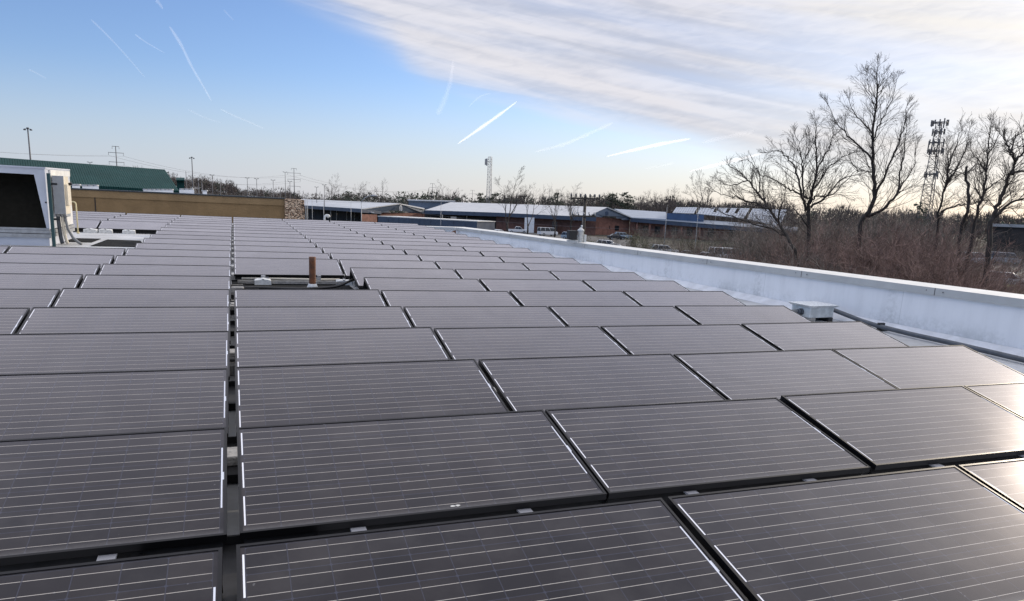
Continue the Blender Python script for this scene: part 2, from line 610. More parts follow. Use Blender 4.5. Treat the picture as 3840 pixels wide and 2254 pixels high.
# coping joints with rivets
for yj in (0.9, 3.55, 6.2, 8.9, 11.6, 14.3, 17.0, 19.7, 22.4):
    for i in range(len(PAR) - 1):
        if PAR[i][0] <= yj < PAR[i + 1][0]:
            f = (yj - PAR[i][0]) / (PAR[i + 1][0] - PAR[i][0])
            x = PAR[i][1] + f * (PAR[i + 1][1] - PAR[i][1])
            z = PAR[i][2] + f * (PAR[i + 1][2] - PAR[i][2])
    cp.box(x - 0.050, x - 0.0465, yj - 0.006, yj + 0.006, z - 0.112, z - 0.002, 1)
    for s in (-0.14, 0.14):
        cp.tube([(x - 0.047, yj + s, z - 0.05), (x - 0.056, yj + s, z - 0.05)], 0.010, 6, 1)
mb.build('wall_face', parapet_material(), par)
M_COPING = mat("coping_metal", (0.72, 0.71, 0.67), 0.38, 0.0, var=0.07, scale=2)
cp.build('coping', [M_COPING, M_POLE, mat('coping_fascia', (0.46, 0.47, 0.46), 0.45, var=0.06, scale=2)], par)
fl.build('flashing', mat("flashing_membrane", (0.70, 0.71, 0.73), 0.5, var=0.10, scale=3), par)

# ------------------------------------------------------------------ solar panels
PW, PD, TILT = 1.96, 0.992, 0.2201
ROWP = 1.53100724
GA, GC = 0.0459, 0.0343
ct, st = math.cos(TILT), math.sin(TILT)
LEFT = {1: GA / 2}
for c in (2, 3, 4):
    LEFT[c] = LEFT[c - 1] + PW + GC
LEFT[0] = -GA / 2 - PW
for c in (-1, -2, -3, -4, -5):
    LEFT[c] = LEFT[c + 1] - PW - GC


def TP(u, v, w):
    """panel-local: u along the row, v from the high back edge down to the front, w out of the glass"""
    return Vector((u, -v * ct - w * st, -v * st + w * ct))


def make_panel():
    root = thing('solar_panel', 'x', 'solar panel', MA)
    th, lip = 0.040, 0.014
    f = MB()
    for (u0, u1, v0, v1) in ((0, PW, 0, lip), (0, PW, PD - lip, PD), (0, lip, lip, PD - lip), (PW - lip, PW, lip, PD - lip)):
        vs = [TP(u, v, w) for w in (-th, 0) for (u, v) in ((u0, v1), (u1, v1), (u1, v0), (u0, v0))]
        f.add(vs, ((0, 3, 2, 1), (4, 5, 6, 7), (0, 1, 5, 4), (1, 2, 6, 5), (2, 3, 7, 6), (3, 0, 4, 7)))
    f.build('frame', M_FRAME, root)
    g = MB()
    g.add([TP(lip, PD - lip, -0.004), TP(PW - lip, PD - lip, -0.004), TP(PW - lip, lip, -0.004), TP(lip, lip, -0.004)], [(0, 1, 2, 3)])
    go = g.build('glass', M_GLASS, root)
    uvl = go.data.uv_layers.new(name='UVMap')
    for li, (u, v) in enumerate(((lip, PD - lip), (PW - lip, PD - lip), (PW - lip, lip), (lip, lip))):
        uvl.data[li].uv = (u, v)
    d = MB()                                       # black wind deflector behind, down to the roof
    a = TP(0, 0.0, -0.05)
    zr = ROOFZ + 0.03
    for u0, u1 in ((0.01, PW - 0.01),):
        d.prism([(u0, a.y + 0.004, a.z), (u0, a.y + 0.20, zr), (u0, a.y + 0.21, zr), (u0, a.y + 0.012, a.z + 0.012)], (u1 - u0, 0, 0))
    d.build('wind_deflector', M_RUBBER, root)
    d = MB()
    fr = TP(0, PD, -th)
    d.prism([(0.02, fr.y + 0.05, fr.z), (0.02, fr.y + 0.03, zr), (0.02, fr.y + 0.045, zr), (0.02, fr.y + 0.06, fr.z)], (PW - 0.04, 0, 0))
    d.build('front_skirt', M_RUBBER, root)
    for u in (0.52, 1.42):
        br = MB()
        q = TP(u, PD, -th)
        br.box(u, u + 0.075, q.y - 0.045, q.y + 0.02, q.z - 0.016, q.z - 0.004)
        br.build('bracket', mat('pale_bracket', (0.36, 0.36, 0.38), 0.5), root)
    return root


def col_phrase(c):
    if c > 0:
        return '%s right of the straight aisle' % ORD[c]
    return '%s left of the straight aisle' % ORD[1 - c]


proto = None
rng = random.Random(5)
for r in range(1, 22):
    for c in range(-5, 5):
        if r in (7, 8) and c == 1:
            continue                                # the opening with the brown pipe
        if c <= -1:
            if 11 <= r <= 16:
                continue                            # clear roof round the air conditioner
            lim = {1: 0, 2: 0, 3: 0, 4: -1, 5: -1, 6: -2, 7: -2, 8: -3, 9: -3, 10: -4}.get(r, -3)
            if c < lim:
                continue
        if r == 1 and c == 4:
            continue
        if r >= 20 and c == 4 and False:
            continue
        if proto is None:
            proto = make_panel()
            o = proto
        else:
            o = copy_tree(proto, MA)
        jit = Matrix.Rotation(rng.gauss(0, 0.0016), 4, 'Z') @ Matrix.Rotation(rng.gauss(0, 0.0022), 4, 'Y') @ Matrix.Rotation(rng.gauss(0, 0.003), 4, 'X')
        o.matrix_world = MA @ T(LEFT[c] + rng.gauss(0, 0.003), (r - 2) * ROWP + rng.gauss(0, 0.004), rng.gauss(0, 0.003)) @ jit
        tag(o, 'black solar panel, %s row from the front, %s' % (ORD[r], col_phrase(c)), 'solar panel', 'solar panels in rows on the flat roof')
        if r == 2 and c == 1:                       # the whitish dropping near the front edge
            mb = MB()
            cu, cv_ = 1.075, 0.953
            for (u0, w_, h_, a0) in ((-0.016, 0.014, 0.007, 0.4), (0.012, 0.012, 0.008, 2.2)):
                ring = [TP(cu + u0 + math.cos(k * 0.6283) * w_ * (1 + 0.25 * math.sin(k * 2 + a0)), cv_ + math.sin(k * 0.6283) * h_, -0.003) for k in range(10)]
                mb.prism(ring, TP(0, 0, 0.001))
            mb.build('dropping', mat('dropping_white', (0.62, 0.62, 0.58), 0.9), o)
        if r > 3 and not (r == 9 and c == 1):
            for ch in list(o.children):
                if ch.name.split('.')[0] == 'bracket':
                    bpy.data.objects.remove(ch)

#@@ROOFTHINGS
# ------------------------------------------------------------------ things on the roof (array frame)
def at(x, y, z=ROOFZ):
    return MA @ T(x, y, z)


# rusty vent pipe standing in the opening between the panels
q = arr(1160 + 12, 1083, ROOFZ)
vp = thing('vent_pipe', 'rusty brown vent pipe with white base in the gap between solar panels', 'pipe', at(q.x, q.y))
PS = 1 / RU[2][2]
mb = MB()
n = 20
rad = 0.058
zz = [0.05, 0.12, 0.2, 0.3, 0.4, 0.48, 0.56]
mb.tube([(0.0, 0, h) for h in zz], [rad, rad, rad * 0.99, rad, rad * 0.99, rad, rad * 1.01], n, 0, True)
mb.tube([(0, 0, 0.5605), (0, 0, 0.40)], rad * 0.86, n, 0)
mb.build('pipe', M_RUST, vp)
mb = MB()
mb.tube([(0, 0, 0.0), (0, 0, 0.015), (0, 0, 0.05), (0, 0, 0.085), (0, 0, 0.09)], [0.125, 0.098, 0.086, 0.072, 0.066], n)
mb.build('base_flashing', M_FLASH, vp)

# wrapped ballast blocks, brackets and loose cables in the opening
def block(px, py, L, D, H, label, rot=0.0, seed=1, grp=None):
    q = arr(px, py, ROOFZ)
    t_ = thing('ballast_block', label, 'block', at(q.x, q.y) @ RZ(rot), grp)
    rg = random.Random(seed)
    mb = MB()
    # bag-wrapped block: slightly slumped, uneven top
    nx, ny = 6, 4
    vs, fs = [], []
    for k, z in ((0, 0.0), (1, H * 0.55), (2, H * 0.93)):
        for i in range(nx):
            for j in range(ny):
                if k < 2 and 0 < i < nx - 1 and 0 < j < ny - 1:
                    pass
    top = {}
    for i in range(nx + 1):
        for j in range(ny + 1):
            u, v = i / nx - 0.5, j / ny - 0.5
            e = 1 - 0.16 * (abs(u) * 2) ** 4 - 0.16 * (abs(v) * 2) ** 4
            top[i, j] = len(vs)
            vs.append((u * L * 0.97, v * D * 0.96, H * e + rg.gauss(0, 0.006)))
    for i in range(nx):
        for j in range(ny):
            fs.append((top[i, j], top[i + 1, j], top[i + 1, j + 1], top[i, j + 1]))
    ring = [(i, 0) for i in range(nx)] + [(nx, j) for j in range(ny)] + [(i, ny) for i in range(nx, 0, -1)] + [(0, j) for j in range(ny, 0, -1)]
    base = []
    for (i, j) in ring:
        base.append(len(vs))
        vs.append(((i / nx - 0.5) * L * 1.02, (j / ny - 0.5) * D * 1.02, 0.0))
    for k in range(len(ring)):
        k2 = (k + 1) % len(ring)
        fs.append((base[k], base[k2], top[ring[k2]], top[ring[k]]))
    mb.add(vs, fs)
    mb.build('wrapped_block', M_FLASH if seed % 2 else M_CONC, t_)
    st_ = MB()
    st_.box(-0.02, 0.02, -D * 0.515, D * 0.515, H * 0.93, H * 1.004)
    st_.build('strap', M_GALV, t_)
    return t_


block(985, 1067, 0.28, 0.20, 0.11, 'white wrapped block at the left end of the gap behind the aisle', 0.05, 1, 'pale blocks in the panel gap')
block(1290, 1068, 0.30, 0.20, 0.10, 'pale block right of the rusty pipe, behind the black cable', -0.1, 3, 'pale blocks in the panel gap')
block(1345, 1072, 0.20, 0.18, 0.11, 'small grey block at the right end of the gap, under a panel corner', 0.1, 2, 'pale blocks in the panel gap')
gapcx = arr(1060, 1066, ROOFZ)
tr = thing('conduit_run', 'pale conduit lying across the gap under the exposed panel edge', 'conduit', at(0.15, gapcx.y + 0.30))
mb = MB()
mb.tube([(0.0, 0.05, 0.06), (0.6, 0.03, 0.06), (1.2, 0.0, 0.055), (1.75, 0.02, 0.06)], 0.022, 8)
mb.tube([(0.0, 0.12, 0.05), (0.7, 0.12, 0.055), (1.75, 0.1, 0.05)], 0.016, 8)
mb.build('conduit', M_CREAM, tr)
rl = thing('mounting_rail', 'grey flat metal rail on the roof in the gap in front of the conduit', 'rail', at(0.08, gapcx.y - 0.02))
mb = MB()
mb.box(0, 1.95, -0.09, 0.09, 0.02, 0.035)
mb.box(0, 1.95, -0.09, -0.075, 0.035, 0.065)
mb.box(0, 1.95, 0.075, 0.09, 0.035, 0.065)
mb.build('channel', M_CONC, rl)
for i, (px, py, lab) in enumerate(((989 + 0, 1055, ''),)):
    pass
for px, lab in ((988, 'small upright metal bracket in the gap left of the rusty pipe'), (1197, 'small upright metal bracket in the gap right of the rusty pipe')):
    q = arr(px, 1064, ROOFZ)
    b_ = thing('roof_bracket', lab, 'bracket', at(q.x, q.y + 0.05), 'upright brackets in the panel gap')
    mb = MB()
    mb.box(-0.045, 0.045, -0.03, 0.03, 0.0, 0.012)
    mb.box(-0.010, 0.010, -0.015, 0.015, 0.012, 0.06)
    mb.build('foot_plate', M_GALV, b_)
    mb = MB()
    mb.box(-0.036, 0.036, -0.010, 0.010, 0.058, 0.150)
    mb.box(-0.036, 0.036, -0.04, -0.010, 0.140, 0.150)
    mb.build('upright_plate', M_ALU, b_)
cbl = MB()
p0 = arr(880, 1078, ROOFZ)
cpts = []
for px, py, h in ((900, 1080, 0.03), (980, 1079, 0.03), (1060, 1082, 0.02), (1130, 1083, 0.03), (1220, 1079, 0.03), (1270, 1072, 0.06), (1308, 1056, 0.13), (1345, 1040, 0.17)):
    a = arr(px, py, ROOFZ + h)
    cpts.append(a)
co_ = thing('cable', 'thick black cable looping across the gap behind the rusty pipe', 'cable', at(cpts[0].x, cpts[0].y, 0))
base = Vector((cpts[0].x, cpts[0].y, 0))
# smooth
sm = []
for i in range(len(cpts) - 1):
    for k in range(4):
        f = k / 4
        a, b, c, d = cpts[max(i - 1, 0)], cpts[i], cpts[i + 1], cpts[min(i + 2, len(cpts) - 1)]
        sm.append(0.5 * ((2 * b) + (c - a) * f + (2 * a - 5 * b + 4 * c - d) * f * f + (3 * b - a - 3 * c + d) * f ** 3))
sm.append(cpts[-1])
cbl.tube([p - base for p in sm], 0.024, 8)
cbl.build('cable_sheath', M_BLACK, co_)

# pale blocks and scraps lying in the aisle and below the far panel group
far_blocks = ((341, 873, 0.46, 'first'), (398, 874, 0.46, 'second'), (484, 877, 0.46, 'third'))
for i, (px, py, L, w) in enumerate(far_blocks):
    block(px, py, L * 0.80, 0.26, 0.13, '%s white ballast block from the left below the far panel row beside the air conditioner' % w, 0.06 * (i - 1), 1 + 2 * i, 'white blocks below the far panels')
for i, (px, py, w) in enumerate(((899, 1392, 'nearest the camera'), (893, 1158, 'in the middle of the aisle'), (890, 1095, 'farthest from the camera'))):
    q = arr(px, py, ROOFZ)
    b_ = thing('aisle_block', 'small pale concrete block in the dark aisle between panels, %s' % w, 'block', at(q.x, q.y), 'blocks in the aisle')
    mb = MB()
    mb.box(-0.10, 0.10, -0.19, 0.19, 0.0, 0.10)
    mb.build('concrete_block', M_CONC, b_, bevel=0.012)
    mb = MB()
    mb.box(-0.12, 0.12, -0.025, 0.025, 0.1, 0.115)
    mb.build('clip', M_RUBBER, b_)

for r in range(1, 9):
    yc = (r - 2) * ROWP - 1.25  # trays added to darken the pale aisle floor
    b_ = thing('dark_aisle_tray', 'black tray added to darken the straight aisle below panel row %s' % ORD[r].replace('th', 'th'), 'tray', at(0, yc), 'dark trays added in the aisle')
    mb = MB()
    mb.box(-0.40, 0.40, -0.30, 0.42, 0.006, 0.016)
    for (x0, x1, y0, y1) in ((-0.40, 0.40, -0.30, -0.285), (-0.40, 0.40, 0.405, 0.42), (-0.40, -0.385, -0.284, 0.404), (0.385, 0.40, -0.284, 0.404)):
        mb.box(x0, x1, y0, y1, 0.0165, 0.06)
    mb.build('added_tray_pan', M_RUBBER, b_)
    if r % 2:
        mb = MB()
        mb.box(-0.2, 0.2, -0.05, 0.14, 0.017, 0.085)
        mb.build('added_tray_ballast', M_CONC, b_, bevel=0.01)
mb = MB()
mb.box(-0.02, 2.02, 6.75, 9.95, 0.0, 0.006)
o = mb.build('gap_shade_sheet', M_CHARCOAL)  # dark sheet added to stand in for shade on the gap floor
o.matrix_world = at(0, 0)
tag(o, 'dark sheet standing in for shade under the rusty pipe in the panel gap', 'dark sheet')
# junction box beside the parapet with its conduits
qj = arr(3068, 1206, ROOFZ)
jb = thing('junction_box', 'grey metal junction box with flared lid on feet beside the white parapet', 'junction box', at(qj.x, qj.y + 0.16) @ RZ(0.08))
mb = MB()
mb.box(-0.27, 0.27, -0.20, 0.20, 0.07, 0.245)
mb.build('case', mat("box_grey_paint", (0.52, 0.55, 0.55), 0.45, var=0.14, scale=9), jb, bevel=0.008)
mb = MB()
vs = [(-0.285, -0.215, 0.242), (0.285, -0.215, 0.242), (0.285, 0.215, 0.242), (-0.285, 0.215, 0.242), (-0.33, -0.26, 0.278), (0.33, -0.26, 0.278), (0.33, 0.26, 0.278), (-0.33, 0.26, 0.278)]
mb.add(vs, ((0, 3, 2, 1), (4, 5, 6, 7), (0, 1, 5, 4), (1, 2, 6, 5), (2, 3, 7, 6), (3, 0, 4, 7)))
mb.build('lid', mat("lid_grey_paint", (0.62, 0.65, 0.66), 0.4, var=0.22, scale=25), jb)
for sx in (-0.2, 0.2):
    mb = MB()
    mb.box(sx - 0.05, sx + 0.05, -0.22, 0.20, 0.0, 0.069)
    mb.build('foot', M_BLACK if sx > 0 else M_CONC, jb)
mb = MB()
mb.tube([(-0.27, -0.02, 0.15), (-0.31, -0.02, 0.15)], 0.055, 12)
mb.tube([(-0.31, -0.02, 0.15), (-0.36, -0.02, 0.15)], 0.045, 12)
mb.build('conduit_fitting', M_CONDUITD, jb)
mb = MB()
mb.tube([(0.27, -0.02, 0.17), (0.33, -0.02, 0.17)], 0.048, 12)
mb.build('conduit_fitting', M_CONDUITD, jb)
cd = thing('conduit_pipe', 'dark grey conduit running along the parapet foot from the junction box', 'conduit', at(9.2, 5.0))
mb = MB()
cp_ = [Vector((qj.x + 0.32, qj.y + 0.16, ROOFZ + 0.17)), Vector((qj.x + 0.46, qj.y + 0.15, ROOFZ + 0.165)), arr(3230, 1203, ROOFZ + 0.09), arr(3290, 1222, ROOFZ + 0.07), arr(3420, 1254, ROOFZ + 0.06), arr(3580, 1289, ROOFZ + 0.06),
       arr(3840, 1350, ROOFZ + 0.06), arr(4100, 1415, ROOFZ + 0.06)]
b9 = Vector((9.2, 5.0, ROOFZ))
mb.tube([p - b9 for p in cp_], 0.036, 10)
mb.build('pipe_run', M_CONDUITD, cd)
p_ = arr(3303, 1226, ROOFZ + 0.06) - b9
mb = MB()
mb.box(p_.x - 0.06, p_.x + 0.06, p_.y - 0.02, p_.y + 0.02, 0.0, 0.125)
mb.box(p_.x - 0.07, p_.x + 0.10, p_.y - 0.05, p_.y + 0.05, 0.0, 0.022)
mb.build('pipe_clamp', M_BLACK, cd)
cd2 = thing('conduit_pipe', 'short grey conduit stub on the left side of the junction box', 'conduit', at(qj.x - 0.34, qj.y + 0.13))
mb = MB()
mb.tube([(0.0, 0.0, 0.15), (-0.3, 0.02, 0.14), (-0.5, 0.15, 0.08), (-0.62, 0.5, 0.05)], 0.036, 10)
mb.build('pipe_run', M_CONDUIT, cd2)

# white capped post with black floodlight on the outer side of the parapet
q = arr(2118, 905, 0.2)
fp = thing('floodlight_post', 'white capped post with a black box on its side arm standing at the parapet', 'light post', MA @ T(9.42, 14.9, 0.2))
mb = MB()
mb.tube([(0, 0, -0.4), (0, 0, 0.34), (0, 0, 0.36)], [0.085, 0.085, 0.10], 14)
mb.tube([(0, 0, 0.36), (0, 0, 0.40), (0, 0, 0.43), (0, 0, 0.46)], [0.105, 0.09, 0.05, 0.03], 14)
mb.tube([(0.02, 0, 0.46), (0.02, 0, 0.53)], 0.028, 8)
mb.build('post', M_FLASH, fp)
mb = MB()
mb.box(0.105, 0.17, -0.05, 0.05, -0.3, 0.26)
mb.build('side_channel', M_FLASH, fp)
mb = MB()
mb.prism([(-0.08, -0.03, 0.0), (-0.08, -0.03, 0.10), (-0.42, -0.03, 0.10), (-0.42, -0.03, 0.05)], (0, 0.06, 0))
mb.build('arm', M_FLASH, fp)
mb = MB()
mb.box(-0.40, -0.15, -0.10, 0.10, 0.11, 0.37)
mb.build('black_box', M_BLACK, fp, bevel=0.015)
mb = MB()
mb.tube([(0.03, 0, 0.53), (0.03, 0, 0.60), (0.03, 0, 0.78)], [0.02, 0.012, 0.004], 6)
mb.build('spike', M_POLE, fp)

# white gooseneck vent at the far roof edge, right of the stone pier
q = arr(1178, 822, ROOFZ + 0.1)
gv = thing('roof_vent', 'small white curved roof vent at the far roof edge right of the stone pier', 'vent', MA @ T(q.x, 30.4, ROOFZ))
mb = MB()
mb.tube([(-0.08, 0, 0), (-0.08, 0, 0.38), (-0.06, 0, 0.46), (0.0, 0, 0.51), (0.08, 0, 0.50), (0.13, 0, 0.44)], [0.05, 0.05, 0.055, 0.065, 0.075, 0.075], 12)
mb.build('hood', M_FLASH, gv)
mb = MB()
mb.tube([(-0.08, 0, 0), (-0.08, 0, 0.06)], 0.10, 12)
mb.build('collar', M_FLASH, gv)

# small dark vane on the parapet far end
q = arr(1690, 868, -0.1)
vn = thing('roof_vane', 'small dark wedge with white prongs beside the far parapet end', 'roof fitting', MA @ T(q.x, q.y, ROOFZ))
mb = MB()
mb.prism([(-0.28, 0, 0.10), (0.24, 0, 0.10), (0.22, 0, 0.30)], (0, 0.12, 0))
mb.build('wedge', M_RUST, vn)
mb = MB()
mb.tube([(-0.28, 0.06, 0.12), (-0.42, 0.06, 0.32)], 0.018, 6)
mb.tube([(0.2, 0.06, 0.0), (0.2, 0.06, 0.42)], 0.018, 6)
mb.build('prong', M_GALV, vn)

# roof-top air conditioner on its curb (left edge)
XR, YF, YB, ZT = -4.20, 16.6, 19.5, 1.50
rt = thing('air_conditioner', 'big white rooftop air conditioner with dark coil opening at the left edge', 'air conditioner', at(XR, YF))
z0 = 0.40                          # heights above the roof
zt = ZT - ROOFZ
mb = MB()
XL = -4.6
op = [(-3.9, 1.72), (-0.23, 1.70), (-0.06, 0.42), (-3.9, 0.42)]
outer = [(XL, zt), (0, zt), (0, z0), (XL, z0)]
# front frame round the slanted opening, 0.05 thick
fr = [[(XL, zt), (0, zt), op[1], op[0]], [(0, zt), (0, z0), op[2], op[1]], [(0, z0), (XL, z0), op[3], op[2]], [(XL, z0), (XL, zt), op[0], op[3]]]
for poly in fr:
    mb.prism([(x, 0, z) for x, z in poly], (0, 0.05, 0))
mb.box(XL, 0, 0.05, YB - YF, zt - 0.05, zt - 0.001)
mb.box(XL, XL + 0.04, 0.05, YB - YF, z0, zt - 0.051)
mb.box(-0.04, 0, 0.05, YB - YF, z0, zt - 0.051)
mb.box(XL + 0.04, -0.04, YB - YF - 0.04, YB - YF, z0, zt - 0.051)
mb.box(XL - 0.02, 0.02, -0.02, YB - YF + 0.02, zt, zt + 0.035)
mb.build('casing', M_WHITE_SHEET, rt)
mb = MB()
mb.prism([(-3.95, 0.62, 1.76), (-0.18, 0.62, 1.76), (-0.05, 0.10, 0.40), (-3.95, 0.10, 0.40)], (0, 0.03, 0))
mb.build('coil', M_DARK, rt)
mb = MB()
mb.box(XL, -0.001, -0.03, 0.0, 0.38, 0.43)
mb.build('ledge', M_GALV, rt)
mb = MB()
mb.box(XL - 0.03, 0.03, -0.04, YB - YF + 0.03, 0.30, 0.375)
mb.box(XL - 0.03, 0.03, -0.05, YB - YF + 0.03, 0.20, 0.285)
mb.build('base_rail', M_GALV, rt)
mb = MB()
mb.box(XL + 0.02, -0.02, 0.0, YB - YF - 0.02, -0.01, 0.198)
mb.build('curb', M_WHITE_SHEET, rt)
mb = MB()
mb.box(0.0, 0.05, 0.35, 2.7, zt - 0.16, zt - 0.02)
mb.box(0.0, 0.03, 1.0, 2.75, 0.40, 1.55)
mb.build('side_panel', mat("white_panel_paint", (0.70, 0.70, 0.68), 0.5, var=0.08, scale=3), rt)
mb = MB()
mb.box(0.031, 0.036, 1.9, 2.45, 0.62, 0.80)
mb.build('data_plate', M_GREY_PLATE, rt)
mb = MB()
mb.tube([(-0.03, -0.004, 1.05), (-0.03, -0.012, 1.05)], 0.02, 8)
mb.build('screw', M_BLACK, rt)
pst = thing('channel_post', 'dark green metal channel post standing in front of the air conditioner corner', 'post', at(-4.10, 16.42))
mb = MB()
mb.box(-0.035, 0.035, 0, 0.01, 0, 1.75)
mb.box(-0.035, -0.025, 0.01, 0.06, 0, 1.75)
mb.box(0.025, 0.035, 0.01, 0.06, 0, 1.75)
mb.build('channel', M_GREENPOST, pst)
for z in (0.66, 1.50):
    mb = MB()
    mb.box(-0.02, 0.16, 0.06, 0.10, z - 0.025, z + 0.025)
    mb.build('clamp', M_BLACK, pst)
dbx = thing('disconnect_box', 'tall electrical disconnect box on the air conditioner side, shaded front and sunlit side coloured in', 'electrical box', at(-4.03, 16.95))
mb = MB()
mb.box(-0.10, 0.145, 0.0, 0.03, 0.76, 1.70)
mb.build('shaded_front', M_GREY_PLATE, dbx, bevel=0.006)  # front face: its shade is put into the grey colour
mb = MB()
mb.box(-0.095, 0.14, 0.031, 0.62, 0.765, 1.69)
mb.build('case', M_CREAM, dbx, bevel=0.006)  # side face: warm sunlight is put into the cream colour
mb = MB()
mb.box(0.141, 0.20, 0.10, 0.50, 0.98, 1.50)
mb.build('hood', M_CREAM, dbx, bevel=0.01)
mb = MB()
mb.tube([(0.2, 0.3, 1.5), (0.27, 0.3, 1.53)], 0.035, 8)
mb.build('handle', M_BLACK, dbx)
for i, (x0, x1, y1, r, mt, lab) in enumerate(((-0.06, -0.02, 0.05, 0.045, M_CONDUITD, 'thick dark conduit below the disconnect box, leftmost of three'),
                                              (0.03, 0.10, 0.05, 0.035, M_CREAM, 'pale bent conduit below the disconnect box, middle of three'),
                                              (0.10, 0.42, 0.02, 0.035, M_CONDUIT, 'grey flexible conduit sweeping right below the disconnect box'))):
    k = thing('flexible_conduit', lab, 'conduit', at(-4.03, 17.1), 'conduits below the disconnect box')
    mb = MB()
    mb.tube([(x0, 0, 0.765), (x0, 0, 0.6), (x0 + 0.1 * (x1 - x0), y1 * 0.3, 0.4), (x0 + 0.4 * (x1 - x0), y1 * 0.6, 0.18), (x0 + 0.75 * (x1 - x0), y1 * 0.9, 0.06), (x1, y1, 0.02)], r, 10)
    mb.build('hose', mt, k)
    mb = MB()
    mb.tube([(x0, 0, 0.70), (x0, 0, 0.762)], r * 1.25, 10)
    mb.build('connector', M_GALV, k)
q = arr(293, 876, ROOFZ)
gp = thing('gas_pipe', 'thin yellow gas pipe bent over at the top beside the air conditioner', 'pipe', at(q.x, q.y))
mb = MB()
mb.tube([(0, 0, 0.0), (0, 0, 0.5), (0, 0, 0.88), (-0.015, 0, 0.925), (-0.05, 0, 0.945), (-0.16, 0, 0.945)], 0.021, 10)
mb.build('pipe_run', M_YELLOW, gp)
mb = MB()
mb.tube([(0, 0, 0), (0, 0, 0.05)], 0.04, 10)
mb.build('coupling', M_YELLOW, gp)
for poly, lab in (([(-3.36, 16.72), (-2.13, 16.78), (-2.45, 18.9), (-3.30, 19.02)], 'large dark flat patch on the pale roof left of the panels'),
                  ([(-4.15, 17.95), (-3.52, 17.9), (-3.50, 19.25), (-4.15, 19.2)], 'smaller dark flat patch on the pale roof beside the air conditioner')):
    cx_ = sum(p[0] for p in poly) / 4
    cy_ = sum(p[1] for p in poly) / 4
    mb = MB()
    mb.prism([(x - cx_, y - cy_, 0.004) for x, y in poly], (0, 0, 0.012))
    o = mb.build('dark_roof_patch', M_CHARCOAL)  # thin dark patch lying on the pale roof
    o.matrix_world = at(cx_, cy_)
    tag(o, lab, 'dark sheet', 'dark patches on the pale roof')
#@@BACK
# ------------------------------------------------------------------ ground and far setting
def ground_material():
    m = bpy.data.materials.new("ground_cover")
    m.use_nodes = True
    t = NT(m.node_tree)
    b = t.n['Principled BSDF']
    v = t.n.new('ShaderNodeTexCoord').outputs['Object']
    n = t.noise(v, 0.02, 5, 0.6)
    n2 = t.noise(v, 0.5, 5, 0.65)
    c = t.mix(t.smooth(n, 0.42, 0.58), (0.052, 0.050, 0.027), (0.055, 0.042, 0.032))
    c = t.mix(t.smooth(n2, 0.3, 0.75), c, (0.030, 0.026, 0.018))
    t.l.new(c, b.inputs['Base Color'])
    b.inputs['Roughness'].default_value = 0.95
    return m


mb = MB()
mb.add([(-9000, -3000, 0), (9000, -3000, 0), (9000, 9000, 0), (-9000, 9000, 0)], [(0, 1, 2, 3)])
tag(mb.build('ground', ground_material()), kind='structure')
M_ASPH = mat("asphalt", (0.085, 0.083, 0.082), 0.9, var=0.2, scale=0.4)
M_LINE = mat("road_paint", (0.55, 0.55, 0.52), 0.8)


def sheet(name, pts, z, m):
    mb = MB()
    mb.add([(p.x, p.y, z) for p in pts], [tuple(range(len(pts)))])
    o = mb.build(name, m)
    tag(o, kind='structure')
    return o


sheet('parking_lot', [G(1700, 150), G(2520, 112), G(2560, 150), G(2400, 190), G(2230, 205), G(1700, 226)][::-1], 0.004, M_ASPH)
sheet('parking_lot', [G(2440, 100), G(2960, 92), G(2960, 132), G(2570, 140)][::-1], 0.004, M_ASPH)
sheet('road', [G(3350, 80), G(4300, 80), G(4300, 96), G(3350, 96)][::-1], 0.004, M_ASPH)
sheet('parking_lot', [G(3450, 125), G(4200, 125), G(4200, 170), G(3450, 170)][::-1], 0.004, M_ASPH)
sheet('lawn', [G(3350, 97), G(4300, 97), G(4300, 124), G(3350, 124)][::-1], 0.008, mat("winter_grass", (0.10, 0.13, 0.045), 0.95, var=0.25, scale=0.3))
sheet('lawn', [G(2140, 100), G(2430, 96), G(2430, 118), G(2140, 128)][::-1], 0.008, mat("winter_grass", (0.10, 0.13, 0.045), 0.95))

# wooded hill on the left
M_HILL = mat("hill_soil", (0.060, 0.050, 0.040), 0.95, var=0.25, scale=0.05)
hillp = [(-900, 20), (-400, 22), (0, 20), (300, 20), (620, 15.5), (800, 12), (950, 7.5), (1100, 2.5), (1250, 0.3), (1500, 0.05)]


def hillh(px):
    for (a, h0), (b, h1) in zip(hillp, hillp[1:]):
        if a <= px <= b:
            return h0 + (h1 - h0) * (px - a) / (b - a)
    return 0.0


mb = MB()
vs, fs = [], []
NX, ND = 60, 8
for i in range(NX + 1):
    px = -900 + 2300 * i / NX
    for j in range(ND + 1):
        d = 480 + 700 * j / ND
        w = math.sin(min(1, j / ND * 2.2) * math.pi / 2) if j < ND else 0.6
        p = G(px, d)
        vs.append((p.x, p.y, hillh(px) * (w if j else 0) - (0.05 if j == 0 else 0)))
for i in range(NX):
    for j in range(ND):
        a = i * (ND + 1) + j
        fs.append((a, a + ND + 1, a + ND + 2, a + 1))
mb.add(vs, fs, 0, True)
tag(mb.build('hill', M_HILL), kind='structure')

